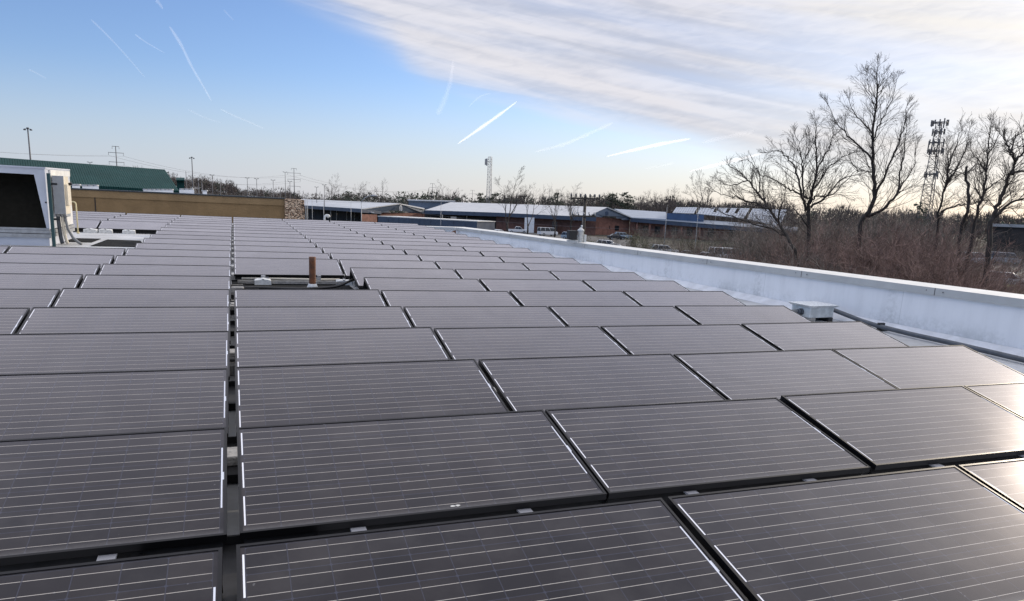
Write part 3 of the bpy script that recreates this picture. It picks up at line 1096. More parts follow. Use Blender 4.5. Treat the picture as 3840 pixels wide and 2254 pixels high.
# ------------------------------------------------------------------ trees
M_BARK = mat("bark", (0.050, 0.042, 0.036), 0.9, var=0.3, scale=3)
M_BARKD = mat("dark_bark", (0.030, 0.026, 0.024), 0.9, var=0.3, scale=3)
M_TWIG = mat("twigs", (0.050, 0.040, 0.034), 0.9)
M_FARTWIG = mat("far_twigs", (0.090, 0.074, 0.066), 0.95, var=0.3, scale=0.08)
M_REDTWIG = mat("red_brown_twigs", (0.180, 0.118, 0.096), 0.9, var=0.6, scale=0.9)
M_GREYTWIG = mat("grey_brown_twigs", (0.150, 0.126, 0.104), 0.9, var=0.6, scale=0.9)
M_PINE = mat("pine_needles", (0.022, 0.034, 0.020), 0.9, var=0.4, scale=0.5)
M_OLIVE = mat("olive_leaves", (0.050, 0.052, 0.022), 0.8, var=0.4, scale=0.6)


def rot_dir(d, ang, azm):
    a = d.orthogonal().normalized()
    b = d.cross(a)
    return (d * math.cos(ang) + (a * math.cos(azm) + b * math.sin(azm)) * math.sin(ang)).normalized()


def sides(r):
    return 7 if r > 0.10 else 5 if r > 0.04 else 4 if r > 0.015 else 3


def grow(big, fine, p, d, L, r, lev, rg, cfg):
    """one branch and its side branches; big and fine collect the tubes"""
    nseg = max(2, min(6, int(L / cfg['seg'])))
    pts, rad = [p.copy()], [r]
    q, dd = p.copy(), d.copy()
    for i in range(nseg):
        dd = (dd + Vector((rg.gauss(0, 1), rg.gauss(0, 1), rg.gauss(0, 1))) * cfg['wig'] + Vector((0, 0, cfg['up']))).normalized()
        q = q + dd * (L / nseg)
        pts.append(q.copy())
        rad.append(max(cfg['rmin'], r * (1 - 0.8 * (i + 1) / nseg)))
    (big if r > cfg['split'] else fine).tube(pts, rad, sides(r), 0, r > 0.02, caps=False)
    if lev <= 0:
        return
    k = cfg['kids'][lev]
    for c in range(k):
        f = 0.22 + 0.74 * (c + rg.random()) / k
        i = min(nseg - 1, int(f * nseg))
        g = f * nseg - i
        s = pts[i].lerp(pts[i + 1], g)
        ax = (pts[i + 1] - pts[i]).normalized()
        nd = rot_dir(ax, R_(rg.uniform(20, 46)), rg.uniform(0, 6.283))
        cl = L * rg.uniform(0.42, 0.75) * (1.15 - 0.55 * f)
        if cl < cfg['lmin']:
            continue
        grow(big, fine, s, nd, cl, max(cfg['rmin'], rad[i] * rg.uniform(0.42, 0.62)), lev - 1, rg, cfg)


def px_path(path, d, rg, depth=1.2, off=0.0):
    out = []
    y = off
    for i, (x, yy) in enumerate(path):
        out.append(P(x, yy, d + y))
        y += rg.uniform(-depth, depth)
    return out


def limb_tree(name, label, d, limbs, seed, bark, twig, group=None, dens=1.0, cat='tree'):
    """limbs: list of (pixel path, base radius, tip radius, twig length)"""
    rg = random.Random(seed)
    first = limbs[0][0][0]
    b = G(first[0], d)
    root = thing(name, label, cat, T(b.x, b.y, 0), group)
    big, fine = MB(), MB()
    cfg = dict(seg=0.30, wig=0.085, up=0.045, rmin=0.0056, split=0.03, kids={3: 5, 2: 5, 1: 3}, lmin=0.20)
    for li, (path, r0, r1, tl) in enumerate(limbs):
        r0, tl = r0 * 0.70, tl * 1.80
        pts = px_path(path, d, rg, 0.9 if li else 0.25)
        if li == 0:
            pts = [Vector((b.x, b.y, -0.1))] + pts
        # subdivide with a little waviness
        fn = []
        for i in range(len(pts) - 1):
            a_, b_, c_, d_ = pts[max(i - 1, 0)], pts[i], pts[i + 1], pts[min(i + 2, len(pts) - 1)]
            for k in range(4):
                f = k / 4
                v = 0.5 * ((2 * b_) + (c_ - a_) * f + (2 * a_ - 5 * b_ + 4 * c_ - d_) * f * f + (3 * b_ - a_ - 3 * c_ + d_) * f ** 3)
                fn.append(v + Vector((rg.gauss(0, 1), rg.gauss(0, 1), rg.gauss(0, 1))) * 0.035)
        fn.append(pts[-1])
        n = len(fn)
        tot = sum((fn[i + 1] - fn[i]).length for i in range(n - 1))
        rad = [r0 + (r1 - r0) * (i / (n - 1)) ** 0.8 for i in range(n)]
        big.tube([p - Vector((b.x, b.y, 0)) for p in fn], rad, 8 if r0 > 0.1 else 6, 0, True)
        nb = int(tot * 3.5 * dens)
        for k in range(nb):
            f = 0.30 + 0.70 * (k + rg.random()) / nb if li == 0 else 0.08 + 0.92 * (k + rg.random()) / nb
            i = min(n - 2, int(f * (n - 1)))
            s = fn[i].lerp(fn[i + 1], f * (n - 1) - i) - Vector((b.x, b.y, 0))
            ax = (fn[i + 1] - fn[i]).normalized()
            nd = rot_dir(ax, R_(rg.uniform(22, 50)), rg.uniform(0, 6.283))
            if nd.z < -0.2:
                nd.z *= -0.5
                nd.normalize()
            L = tl * rg.uniform(0.45, 1.1) * (1.12 - 0.84 * f)
            grow(big, fine, s, nd, L, max(0.010, rad[i] * 0.5 if rad[i] < 0.045 else 0.022), 2, rg, cfg)
        # tip fan
        ax = (fn[-1] - fn[-2]).normalized()
        for k in range(4):
            grow(big, fine, fn[-1] - Vector((b.x, b.y, 0)), rot_dir(ax, R_(rg.uniform(5, 30)), rg.uniform(0, 6.28)), tl * 0.24, r1 * 0.8, 2, rg, cfg)
    big.build('trunk', bark, root)
    fine.build('crown', twig, root)
    return root


GT = 'bare trees beyond the parapet'
limb_tree('bare_tree', 'tallest bare tree on the right, slender upright crown against bright cloud', 52, [
    ([(3215, 960), (3228, 849), (3279, 741), (3275, 640), (3272, 520), (3283, 400), (3288, 310), (3292, 245)], 0.30, 0.012, 1.5),
    ([(3257, 811), (3327, 773), (3365, 719), (3376, 649), (3387, 578), (3400, 470)], 0.16, 0.012, 1.5),
    ([(3279, 735), (3322, 649), (3365, 546), (3392, 470), (3400, 400)], 0.13, 0.012, 1.4),
    ([(3273, 605), (3225, 546), (3176, 508), (3138, 460), (3100, 385)], 0.11, 0.012, 1.5),
    ([(3272, 503), (3235, 460), (3203, 416), (3181, 370)], 0.08, 0.012, 1.3),
    ([(3274, 524), (3300, 460), (3333, 405), (3362, 300)], 0.08, 0.012, 1.3),
    ([(3278, 416), (3295, 335), (3318, 275)], 0.05, 0.010, 1.1),
    ([(3276, 390), (3257, 324), (3250, 265)], 0.05, 0.010, 1.1),
    ([(3276, 640), (3220, 640), (3180, 600), (3150, 620)], 0.06, 0.010, 1.2),
    ([(3365, 719), (3420, 640), (3440, 540)], 0.07, 0.010, 1.2),
], 11, M_BARKD, M_TWIG, GT)
limb_tree('bare_tree', 'wide spreading bare tree left of the tallest tree, many forked limbs', 47, [
    ([(3025, 1000), (3033, 903), (3033, 784), (3046, 714), (3062, 633), (3060, 540), (3057, 454)], 0.27, 0.012, 1.3),
    ([(3022, 790), (3003, 714), (2987, 649), (2960, 600), (2922, 568), (2873, 573)], 0.12, 0.011, 1.2),
    ([(3030, 745), (2981, 719), (2949, 706), (2900, 671), (2850, 655)], 0.10, 0.011, 1.2),
    ([(3038, 775), (3095, 741), (3149, 676), (3219, 654)], 0.11, 0.011, 1.2),
    ([(3036, 765), (3060, 740), (3120, 730), (3170, 680), (3210, 640)], 0.09, 0.011, 1.1),
    ([(3046, 719), (3084, 660), (3127, 611), (3198, 573)], 0.09, 0.011, 1.2),
    ([(3010, 745), (3008, 633), (3003, 573), (2981, 503)], 0.10, 0.011, 1.2),
    ([(3060, 640), (3090, 590), (3115, 540), (3125, 480)], 0.07, 0.010, 1.1),
    ([(3008, 640), (3030, 570), (3035, 500)], 0.06, 0.010, 1.0),
    ([(3033, 850), (2990, 800), (2950, 760)], 0.08, 0.010, 1.1),
], 12, M_BARKD, M_TWIG, GT)
limb_tree('bare_tree', 'bare tree leaning left with long arching limbs over the low shrubs', 42, [
    ([(2995, 1010), (2970, 919), (2927, 849), (2879, 779), (2846, 725), (2803, 676), (2776, 649), (2733, 620)], 0.17, 0.012, 1.1),
    ([(2882, 784), (2814, 757), (2760, 741), (2705, 730), (2662, 700)], 0.08, 0.010, 1.0),
    ([(2915, 835), (2926, 780), (2943, 740), (2943, 690)], 0.07, 0.010, 1.0),
    ([(2945, 880), (2911, 865), (2824, 838), (2743, 811), (2678, 784), (2635, 773)], 0.08, 0.010, 0.9),
    ([(2846, 725), (2852, 665), (2824, 620), (2797, 600)], 0.06, 0.010, 1.0),
    ([(2803, 676), (2760, 690), (2720, 690), (2690, 670)], 0.05, 0.010, 0.9),
    ([(2880, 790), (2860, 700), (2870, 640)], 0.05, 0.010, 0.9),
], 13, M_BARK, M_TWIG, GT)
limb_tree('bare_tree', 'bare tree just right of the dark antenna tower, slim forked trunk', 56, [
    ([(3507, 920), (3523, 799), (3544, 704), (3557, 623), (3550, 540)], 0.19, 0.012, 1.4),
    ([(3544, 700), (3581, 643), (3621, 569), (3635, 488)], 0.11, 0.011, 1.4),
    ([(3557, 630), (3590, 535), (3608, 480)], 0.07, 0.010, 1.3),
    ([(3528, 796), (3581, 772), (3635, 765), (3682, 752), (3743, 714)], 0.11, 0.011, 1.2),
    ([(3548, 690), (3513, 623), (3506, 580)], 0.06, 0.010, 1.2),
    ([(3540, 720), (3560, 660), (3600, 620), (3650, 590)], 0.07, 0.010, 1.2),
], 14, M_BARKD, M_TWIG, GT)
limb_tree('bare_tree', 'dark bare trunk broken off at the top, between two taller bare trees', 50, [
    ([(3586, 990), (3601, 866), (3628, 792), (3632, 718), (3622, 640)], 0.17, 0.07, 0.7),
    ([(3625, 650), (3660, 615)], 0.07, 0.02, 0.6),
    ([(3622, 660), (3580, 640), (3527, 622)], 0.05, 0.012, 0.8),
], 15, M_BARKD, M_TWIG, GT, 0.6)
limb_tree('bare_tree', 'bare tree with one tall straight leader near the right edge', 53, [
    ([(3640, 910), (3665, 792), (3689, 718), (3699, 623), (3705, 549), (3716, 465)], 0.19, 0.012, 1.3),
    ([(3690, 715), (3740, 680), (3790, 640)], 0.08, 0.010, 1.2),
    ([(3697, 640), (3665, 590), (3640, 560)], 0.06, 0.010, 1.2),
    ([(3703, 580), (3740, 520), (3745, 480)], 0.06, 0.010, 1.2),
    ([(3680, 745), (3655, 690), (3660, 620)], 0.06, 0.010, 1.2),
], 16, M_BARKD, M_TWIG, GT)
limb_tree('bare_tree', 'thick bare tree at the right edge with crooked limbs and dense top', 42, [
    ([(3700, 1010), (3720, 839), (3736, 779), (3770, 704), (3791, 650), (3804, 590), (3777, 549), (3763, 515)], 0.22, 0.02, 1.1),
    ([(3795, 655), (3845, 640), (3900, 600)], 0.10, 0.011, 1.2),
    ([(3728, 810), (3790, 765), (3860, 740), (3920, 700)], 0.12, 0.011, 1.1),
    ([(3804, 600), (3840, 570), (3855, 515), (3860, 470)], 0.09, 0.011, 1.2),
    ([(3790, 570), (3800, 530), (3830, 500)], 0.07, 0.011, 1.1),
    ([(3725, 820), (3780, 780), (3850, 830)], 0.06, 0.010, 0.9),
], 17, M_BARKD, M_TWIG, GT, 1.25)


def mid_tree(label, px, py_top, d, seed, group, twig=M_TWIG, bark=M_BARK, stems=3, spread=22, z0=0.0, k=1.0):
    rg = random.Random(seed)
    b = G(px, d, z0)
    H = P(px, py_top, d).z - z0
    root = thing('bare_tree', label, 'tree', T(b.x, b.y, z0), group)
    big, fine = MB(), MB()
    cfg = dict(seg=H * 0.07, wig=0.13, up=0.07, rmin=0.012 * H / 15 * k, split=0.045, kids={4: 4, 3: 4, 2: 4, 1: 3}, lmin=0.4)
    r0 = 0.018 * H
    big.tube([(0, 0, -0.1), (0.05, 0.0, H * 0.12), (0.0, 0.05, H * 0.24)], [r0 * 1.25, r0, r0 * 0.9], 7, 0, True)
    for s in range(stems):
        dr = rot_dir(Vector((0, 0, 1)), R_(rg.uniform(4, spread)), s * 6.283 / stems + rg.uniform(-.4, .4))
        grow(big, fine, Vector((0, 0, H * rg.uniform(0.16, 0.24))), dr, H * rg.uniform(0.62, 0.80) * (1 if s else 1.05), r0 * rg.uniform(0.55, 0.75), 4, rg, cfg)
    big.build('trunk', bark, root)
    fine.build('crown', twig, root)
    return root


GM = 'bare trees in front of the school'
mid_tree('tall bare tree with dark forked trunk in front of the grey school roof', 1905, 672, 190, 21, GM, k=1.3)
mid_tree('smaller bare tree right of the dark forked tree, by the white doors', 1982, 712, 200, 22, GM, stems=2, k=1.1)
mid_tree('bare tree behind the white floodlight post', 2085, 735, 190, 23, GM, M_FARTWIG, k=1.1)
mid_tree('bare tree just left of the wooden cross-armed utility pole', 2145, 722, 170, 24, GM, M_FARTWIG, stems=4, spread=28, k=1.1)
GF = 'bare trees standing out above the far woods'
for px, py, d, sd, lab in ((1246, 684, 330, 31, 'bare tree rising above the low woods right of the transmission pole'),
                           (1424, 697, 340, 32, 'round bare tree above the dark pines left of the lattice tower'),
                           (1660, 706, 345, 33, 'pale bare tree above the pines just left of the lattice tower'),
                           (2470, 727, 330, 34, 'bare tree behind the blue-roofed school wing'),
                           (2535, 726, 330, 35, 'bare tree behind the left end of the rooftop panel field'),
                           (2640, 678, 300, 36, 'tall thin bare tree behind the rooftop panel field'),
                           (1335, 703, 335, 37, 'low bare tree between dark pines left of the round bare tree'),
                           (2400, 742, 340, 38, 'small bare tree above the brick gable'),
                           (2720, 745, 300, 39, 'bushy bare tree right of the tall thin one')):
    mid_tree(lab, px, py, d, sd, GF, M_FARTWIG, M_FARTWIG, 3, 26, k=1.15)


def pine(label, px, py_top, d, seed, group, wid=0.32, bare=0.35):
    rg = random.Random(seed)
    b = G(px, d)
    H = P(px, py_top, d).z
    root = thing('pine_tree', label, 'tree', T(b.x, b.y, 0), group)
    tr, cr = MB(), MB()
    tr.tube([(0, 0, -0.1), (0.1, 0, H * 0.5), (0, 0.1, H * 0.97)], [0.02 * H, 0.014 * H, 0.004 * H], 6)
    for k in range(26):
        f = bare + (0.97 - bare) * rg.random()
        a = rg.uniform(0, 6.283)
        L = H * wid * (0.35 + 0.65 * math.sin(math.pi * min(1, (1.02 - f) / (1.02 - bare) * 0.75))) * rg.uniform(0.5, 1)
        e = Vector((math.cos(a) * L, math.sin(a) * L, f * H + rg.uniform(-0.02, 0.05) * H))
        tr.tube([(0, 0, f * H - 0.03 * H), e], [0.004 * H, 0.002 * H], 3, caps=False)
        for q in range(26):
            p = Vector((0, 0, f * H)).lerp(e, rg.uniform(0.4, 1.1)) + Vector((rg.gauss(0, 1), rg.gauss(0, 1), rg.gauss(0, 0.6))) * (0.035 * H)
            s = 0.03 * H * rg.uniform(0.6, 1.3)
            u = Vector((rg.gauss(0, 1), rg.gauss(0, 1), rg.gauss(0, 1))).normalized()
            w = u.orthogonal().normalized()
            cr.add([p - u * s, p + w * s * 0.45, p + u * s, p - w * s * 0.45], [(0, 1, 2, 3)])
    tr.build('trunk', M_BARKD, root)
    cr.build('crown', M_PINE, root)
    return root


GP = 'dark pines above the far woods'
for px, py, sd, lab in ((2292, 722, 41, 'dark pine behind the brick gable, left of three above the roofs'),
                        (2333, 722, 42, 'dark pine behind the brick gable, middle of three above the roofs'),
                        (2354, 731, 43, 'lower dark pine behind the brick gable, right of three above the roofs'),
                        (1800, 724, 44, 'dark pine just left of the lattice tower'),
                        (1850, 728, 45, 'dark pine just right of the lattice tower'),
                        (2090, 722, 46, 'dark pine left of the wooden utility pole, behind the grey roof'),
                        (3435, 766, 47, 'dark conical pine left of the dark antenna tower among bare shrubs')):
    pine(lab, px, py, 330 if px < 3000 else 120, sd, GP, 0.26, 0.45 if px < 3000 else 0.15)


# far woods that read as one mass
def woods(name, spec, twig, seed, fine=46):
    rg = random.Random(seed)
    mb = MB()
    for (x0, x1, y0, y1, d0, d1, n, pinef) in spec:
        for k in range(n):
            f = rg.random()
            px = x0 + (x1 - x0) * f
            dd = rg.uniform(d0, d1)
            ty = y0 + (y1 - y0) * f + rg.uniform(2, 18) + (rg.random() ** 6) * -20 + 6 * math.sin(px * 0.021 + seed) + 4 * math.sin(px * 0.057)
            z0 = max(0.0, hillh(px) * math.sin(min(1, (dd - 480) / 700 * 2.2) * math.pi / 2)) if dd > 480 else 0.0
            top = P(px, ty, dd).z
            H = max(4.0, min(17.0, top - z0))
            b = G(px, dd, top - H)
            isp = rg.random() < pinef
            cw = H * (0.26 if isp else 0.36)
            mb.tube([b, b + Vector((rg.gauss(0, .3), rg.gauss(0, .3), H * 0.8))], [0.008 * H, 0.003 * H], 3, 1, False, False)
            for q in range(34 if isp else fine):
                a = rg.uniform(0, 6.283)
                h = rg.uniform(0.25, 1.0)
                rr = cw * math.sqrt(rg.random()) * math.sin(math.pi * (0.10 + 0.72 * h)) ** 0.8
                p = b + Vector((math.cos(a) * rr, math.sin(a) * rr, h * H))
                if isp:
                    s = H * 0.055 * rg.uniform(0.6, 1.5)
                    u = Vector((rg.gauss(0, 1), rg.gauss(0, 1), rg.gauss(0, 0.6))).normalized()
                    w = u.orthogonal().normalized()
                    mb.add([p - u * s, p + w * s * 0.6, p + u * s, p - w * s * 0.6], [(0, 1, 2, 3)], 2)
                else:
                    s = H * rg.uniform(0.09, 0.2)
                    u = (Vector((math.cos(a), math.sin(a), 0)) * rg.uniform(0, 0.7) + Vector((0, 0, 1))).normalized()
                    w = u.cross(Vector((rg.gauss(0, 1), rg.gauss(0, 1), 0.1))).normalized() * (0.011 * H)
                    mb.add([p - w, p + w, p + u * s + w * 0.3, p + u * s - w * 0.3], [(0, 1, 2, 3)], 0)
                    v2 = (u + Vector((rg.gauss(0, 1), rg.gauss(0, 1), 0.2)) * 0.6).normalized()
                    mb.add([p - w, p + w, p + v2 * s], [(0, 1, 2)], 0)
    o = mb.build(name, [twig, M_FARTWIG, M_PINE])
    tag(o, kind='stuff')
    return o


woods('woodland', [(-700, 620, 590, 648, 560, 900, 420, 0.12), (560, 1120, 646, 735, 520, 880, 620, 0.10), (1060, 1300, 735, 742, 430, 700, 160, 0.3)], M_FARTWIG, 51)
woods('woodland', [(1230, 2160, 727, 746, 350, 480, 400, 0.55), (2160, 2960, 748, 772, 340, 470, 420, 0.12), (2900, 4100, 785, 825, 260, 460, 430, 0.15)], M_FARTWIG, 52)


def shrub(label, px, py_top, d, seed, m, stems=9, group='reddish shrubs beyond the parapet'):
    rg = random.Random(seed)
    b = G(px, d)
    H = P(px, py_top, d).z
    root = thing('bare_shrub', label, 'shrub', T(b.x, b.y, 0), group)
    big, fine = MB(), MB()
    cfg = dict(seg=H * 0.08, wig=0.10, up=0.05, rmin=0.0065, split=0.022, kids={3: 6, 2: 6, 1: 4}, lmin=0.2)
    for k in range(stems):
        dr = rot_dir(Vector((0, 0, 1)), R_(rg.uniform(4, 34)), rg.uniform(0, 6.283))
        grow(big, fine, Vector((rg.gauss(0, .2), rg.gauss(0, .2), -0.05)), dr, H * rg.uniform(0.6, 0.92), rg.uniform(0.03, 0.05), 3, rg, cfg)
    big.build('stems', m, root)
    fine.build('twigs', m, root)


for k, (px, py, d, sd, mm, lab) in enumerate(((3480, 850, 46, 81, 0, 'tall reddish bare shrub just left of the forked tree by the antenna tower'),
                                       (3385, 885, 50, 82, 0, 'reddish bare shrub below the antenna tower, left of the taller red one'),
                                       (3560, 890, 44, 83, 0, 'reddish bare shrub in front of the broken trunk'),
                                       (3290, 915, 42, 84, 0, 'low reddish bare shrub right of the tallest tree trunk'),
                                       (3170, 935, 38, 85, 1, 'grey brown bare shrub in front of the tallest tree trunk'),
                                       (3080, 920, 44, 86, 1, 'grey brown bare shrub right of the wide spreading tree trunk'),
                                       (2930, 955, 38, 87, 1, 'grey brown bare shrub below the leaning tree limbs'),
                                       (2780, 950, 46, 88, 0, 'small reddish bare shrub left of the leaning tree'),
                                       (3660, 985, 36, 89, 0, 'low reddish bare shrub at the foot of the right-hand trunks'),
                                       (2650, 915, 60, 90, 0, 'small reddish bare shrub behind the parapet below the tilted panels'))):
    shrub(lab, px, py, d, sd, (M_REDTWIG, M_GREYTWIG)[mm])

# scrub behind the parapet: one tangled mass
def thicket(name, spots, twig_mats, seed):
    rg = random.Random(seed)
    mb = MB()
    for (px0, px1, d0, d1, h0, h1, n, mi, stems) in spots:
        for k in range(n):
            px, dd = rg.uniform(px0, px1), rg.uniform(d0, d1)
            H = rg.uniform(h0, h1)
            b = G(px, dd)
            for s in range(stems):
                dr = rot_dir(Vector((0, 0, 1)), R_(rg.uniform(3, 38)), rg.uniform(0, 6.283))
                L = H * rg.uniform(0.6, 1.0)
                p = b + Vector((rg.gauss(0, .35), rg.gauss(0, .35), 0))
                pts = [p]
                for i in range(4):
                    dr = (dr + Vector((rg.gauss(0, 1), rg.gauss(0, 1), rg.gauss(0, 1))) * 0.13 + Vector((0, 0, 0.02))).normalized()
                    pts.append(pts[-1] + dr * (L / 4))
                mb.tube(pts, [0.020, 0.016, 0.012, 0.009, 0.006], 3, mi, False, False)
                for q in range(15):
                    f = rg.uniform(0.25, 1.0) * 4
                    i = min(3, int(f))
                    a = pts[i].lerp(pts[i + 1], f - i)
                    d2 = rot_dir((pts[i + 1] - pts[i]).normalized(), R_(rg.uniform(20, 70)), rg.uniform(0, 6.283))
                    l2 = rg.uniform(0.3, 1.0) * H * 0.2
                    m_ = a + d2 * l2 * 0.5 + Vector((rg.gauss(0, .05), rg.gauss(0, .05), rg.gauss(0, .05)))
                    e = a + d2 * l2 + Vector((0, 0, l2 * 0.15))
                    w = d2.orthogonal().normalized() * 0.008
                    w2 = d2.cross(w).normalized() * 0.008
                    mb.add([a - w, a + w, m_ + w * 0.7, m_ - w * 0.7, e], [(0, 1, 2, 3), (3, 2, 4)], mi)
                    for z in range(2):
                        d3 = rot_dir(d2, R_(rg.uniform(20, 60)), rg.uniform(0, 6.28))
                        mb.add([m_ - w2 * 0.7, m_ + w2 * 0.7, m_ + d3 * l2 * 0.55], [(0, 1, 2)], mi)
    o = mb.build(name, twig_mats)
    tag(o, kind='stuff')
    return o


thicket('scrub', [
    (2560, 3560, 28, 44, 3.2, 5.0, 170, 0, 9), (2450, 3200, 44, 70, 3.2, 5.8, 230, 1, 9), (2950, 3590, 38, 66, 5.2, 7.6, 270, 0, 9),
    (2350, 2900, 62, 92, 2.0, 3.6, 80, 2, 8), (3330, 3600, 34, 46, 5.2, 6.8, 70, 0, 10), (2800, 3400, 55, 85, 6.0, 8.6, 260, 1, 9),
    (2120, 2420, 92, 125, 2.0, 4.0, 50, 1, 8), (2400, 2800, 120, 150, 2.5, 4.0, 40, 2, 8), (2400, 3000, 170, 205, 3.0, 5.0, 80, 1, 8),
    (3250, 3560, 60, 100, 6.4, 9.2, 150, 1, 9), (3560, 4050, 26, 40, 1.8, 3.8, 80, 0, 9), (3590, 3760, 40, 70, 3.0, 5.4, 50, 0, 9),
    (3560, 4050, 60, 95, 2.6, 5.0, 60, 0, 9), (3560, 4050, 125, 150, 3.0, 5.0, 40, 1, 9)], [M_REDTWIG, M_GREYTWIG, M_OLIVE], 61)


def bush(label, px, d, H, Wd, seed, group, m):
    rg = random.Random(seed)
    b = G(px, d)
    root = thing('bush', label, 'bush', T(b.x, b.y, 0), group)
    st_, cr = MB(), MB()
    for s in range(14):
        dr = rot_dir(Vector((0, 0, 1)), R_(rg.uniform(2, 40)), rg.uniform(0, 6.283))
        L = H * rg.uniform(0.7, 1.0)
        e = dr * L
        e.x *= Wd / H
        e.y *= Wd / H
        st_.tube([(0, 0, -0.05), e * 0.5 + Vector((rg.gauss(0, .05), rg.gauss(0, .05), 0.1)), e], [0.03, 0.02, 0.008], 4, caps=False)
        for q in range(60):
            p = e * rg.uniform(0.25, 1.05) + Vector((rg.gauss(0, 1), rg.gauss(0, 1), rg.gauss(0, 1))) * (0.11 * H)
            s_ = rg.uniform(0.06, 0.16) * H / 3
            u = Vector((rg.gauss(0, 1), rg.gauss(0, 1), rg.gauss(0, 1))).normalized()
            w = u.orthogonal().normalized()
            cr.add([p - u * s_, p + w * s_ * 0.4, p + u * s_, p - w * s_ * 0.4], [(0, 1, 2, 3)])
    st_.build('stems', M_BARK, root)
    cr.build('foliage', m, root)


GB = 'green bushes by the parking lot'
bush('tall olive green bush right of the parked cars by the brick gable', 2385, 118, 4.2, 2.6, 71, GB, M_OLIVE)
bush('low olive green bush in front of the wooden utility pole', 2215, 104, 3.0, 2.6, 72, GB, M_OLIVE)
bush('olive green bush half hiding white parked cars', 2440, 105, 3.4, 2.4, 73, GB, M_OLIVE)
bush('olive bush near the left limb of the leaning bare tree', 2600, 95, 3.0, 2.8, 74, GB, M_OLIVE)
bush('wide olive bush in front of the low white roofs of parked cars', 2520, 98, 2.2, 3.0, 75, GB, M_OLIVE)
#@@BUILDINGS
# ------------------------------------------------------------------ buildings
M_BRICK = mat("red_brick", (0.245, 0.118, 0.088), 0.85, var=0.18, scale=0.9)
M_BRICKD = mat("brown_brick", (0.13, 0.065, 0.05), 0.85, var=0.2, scale=0.9)
M_ROOFG = mat("grey_metal_roof", (0.46, 0.47, 0.48), 0.45, 0.0, var=0.07, scale=0.3)
M_NAVY = mat("navy_blue_metal", (0.045, 0.065, 0.105), 0.45, var=0.12, scale=0.6)
M_SLATE = mat("slate_blue_metal", (0.115, 0.150, 0.205), 0.5, var=0.08, scale=0.5)
M_SHADE = mat("dark_recess_wall", (0.030, 0.026, 0.025), 0.8, var=0.3, scale=0.5)  # near-black: eave shade put into the recessed rear walls; other dark parts too
M_WIN = mat("dark_window_glass", (0.02, 0.024, 0.03), 0.12)
M_WHITE = mat("white_paint", (0.72, 0.73, 0.74), 0.45, var=0.05, scale=1)
M_BEIGE = mat("beige_panel", (0.34, 0.31, 0.27), 0.7, var=0.1, scale=0.7)


def slab(mb, pts, th, mi=0):
    """roof plane through 3-D points, th thick downwards"""
    mb.prism([p for p in pts], (0, 0, -th), mi)


def wallq(mb, a, b, zb=0.0, th=0.3, mi=0, ztop=None):
    """upright wall below the line a-b, th thick away from the camera"""
    a, b = Vector(a), Vector(b)
    n = Vector((a.x + b.x, a.y + b.y, 0)).normalized() * th
    za, zc = (a.z, b.z) if ztop is None else (ztop, ztop)
    mb.prism([(a.x, a.y, zb), (b.x, b.y, zb), (b.x, b.y, zc), (a.x, a.y, za)], n, mi)


def root_at(name, label, cat, p, group=None):
    r = thing(name, label, cat, T(p.x, p.y, 0), group)
    return r, Vector((p.x, p.y, 0))


def shift(mb, o):
    mb.v = [(v[0] - o.x, v[1] - o.y, v[2] - o.z) for v in mb.v]
    return mb


def back(p, m):
    """same point pushed m metres away from the camera, horizontally"""
    h = Vector((p.x, p.y, 0)).normalized()
    return p + h * m


# tan stucco wall behind the last panel row, with its stone pier
def stone_material():
    m = bpy.data.materials.new("field_stone")
    m.use_nodes = True
    t = NT(m.node_tree)
    b = t.n['Principled BSDF']
    v = t.n.new('ShaderNodeTexCoord').outputs['Object']
    mp = t.n.new('ShaderNodeMapping')
    mp.inputs['Scale'].default_value = (0.8, 0.8, 1.7)
    t.l.new(v, mp.inputs[0])
    vo = t.n.new('ShaderNodeTexVoronoi')
    vo.inputs['Scale'].default_value = 9.0
    t.l.new(mp.outputs[0], vo.inputs['Vector'])
    ve = t.n.new('ShaderNodeTexVoronoi')
    ve.feature = 'DISTANCE_TO_EDGE'
    ve.inputs['Scale'].default_value = 9.0
    t.l.new(mp.outputs[0], ve.inputs['Vector'])
    r, g, bb = t.sep(vo.outputs['Color'])
    c = t.ramp(r, [(0.0, (0.30, 0.19, 0.12)), (0.35, (0.60, 0.42, 0.29)), (0.65, (0.80, 0.62, 0.45)), (1.0, (0.46, 0.33, 0.23))])
    c = t.mix(t.smooth(ve.outputs['Distance'], 0.09, 0.02), c, (0.035, 0.028, 0.024))
    t.l.new(c, b.inputs['Base Color'])
    b.inputs['Roughness'].default_value = 0.9
    bn = t.n.new('ShaderNodeBump')
    bn.inputs['Strength'].default_value = 1.0
    bn.inputs['Distance'].default_value = 0.08
    t.l.new(t.smooth(ve.outputs['Distance'], 0.0, 0.12), bn.inputs['Height'])
    t.l.new(bn.outputs[0], b.inputs['Normal'])
    return m


YW = 31.2
tw = thing('tan_building_wall', 'long tan stucco wall with dark cap and stone pier behind the last panel row', 'wall', MA @ T(0, YW, 0))
mb = MB()
mb.box(-30, 2.24, 0, 0.4, -8, 0.79)
mb.build('stucco', mat("tan_stucco", (0.255, 0.165, 0.078), 0.9, var=0.10, scale=1.2, bump=0.9, bscale=9), tw)
mb = MB()
mb.box(-30, 2.24, -0.035, -0.001, 0.50, 0.79)
mb.build('cornice_band', mat("tan_stucco_light", (0.285, 0.19, 0.095), 0.9, var=0.10, scale=1.2, bump=0.6, bscale=9), tw)
mb = MB()
mb.box(-30, 2.26, -0.07, 0.45, 0.79, 0.845)
mb.build('cap', mat("dark_cap_metal", (0.035, 0.040, 0.042), 0.5), tw)
mb = MB()
mb.box(-5.43, -5.39, -0.012, -0.002, -0.5, 0.50)
mb.build('control_joint', M_SHADE, tw)
mb = MB()
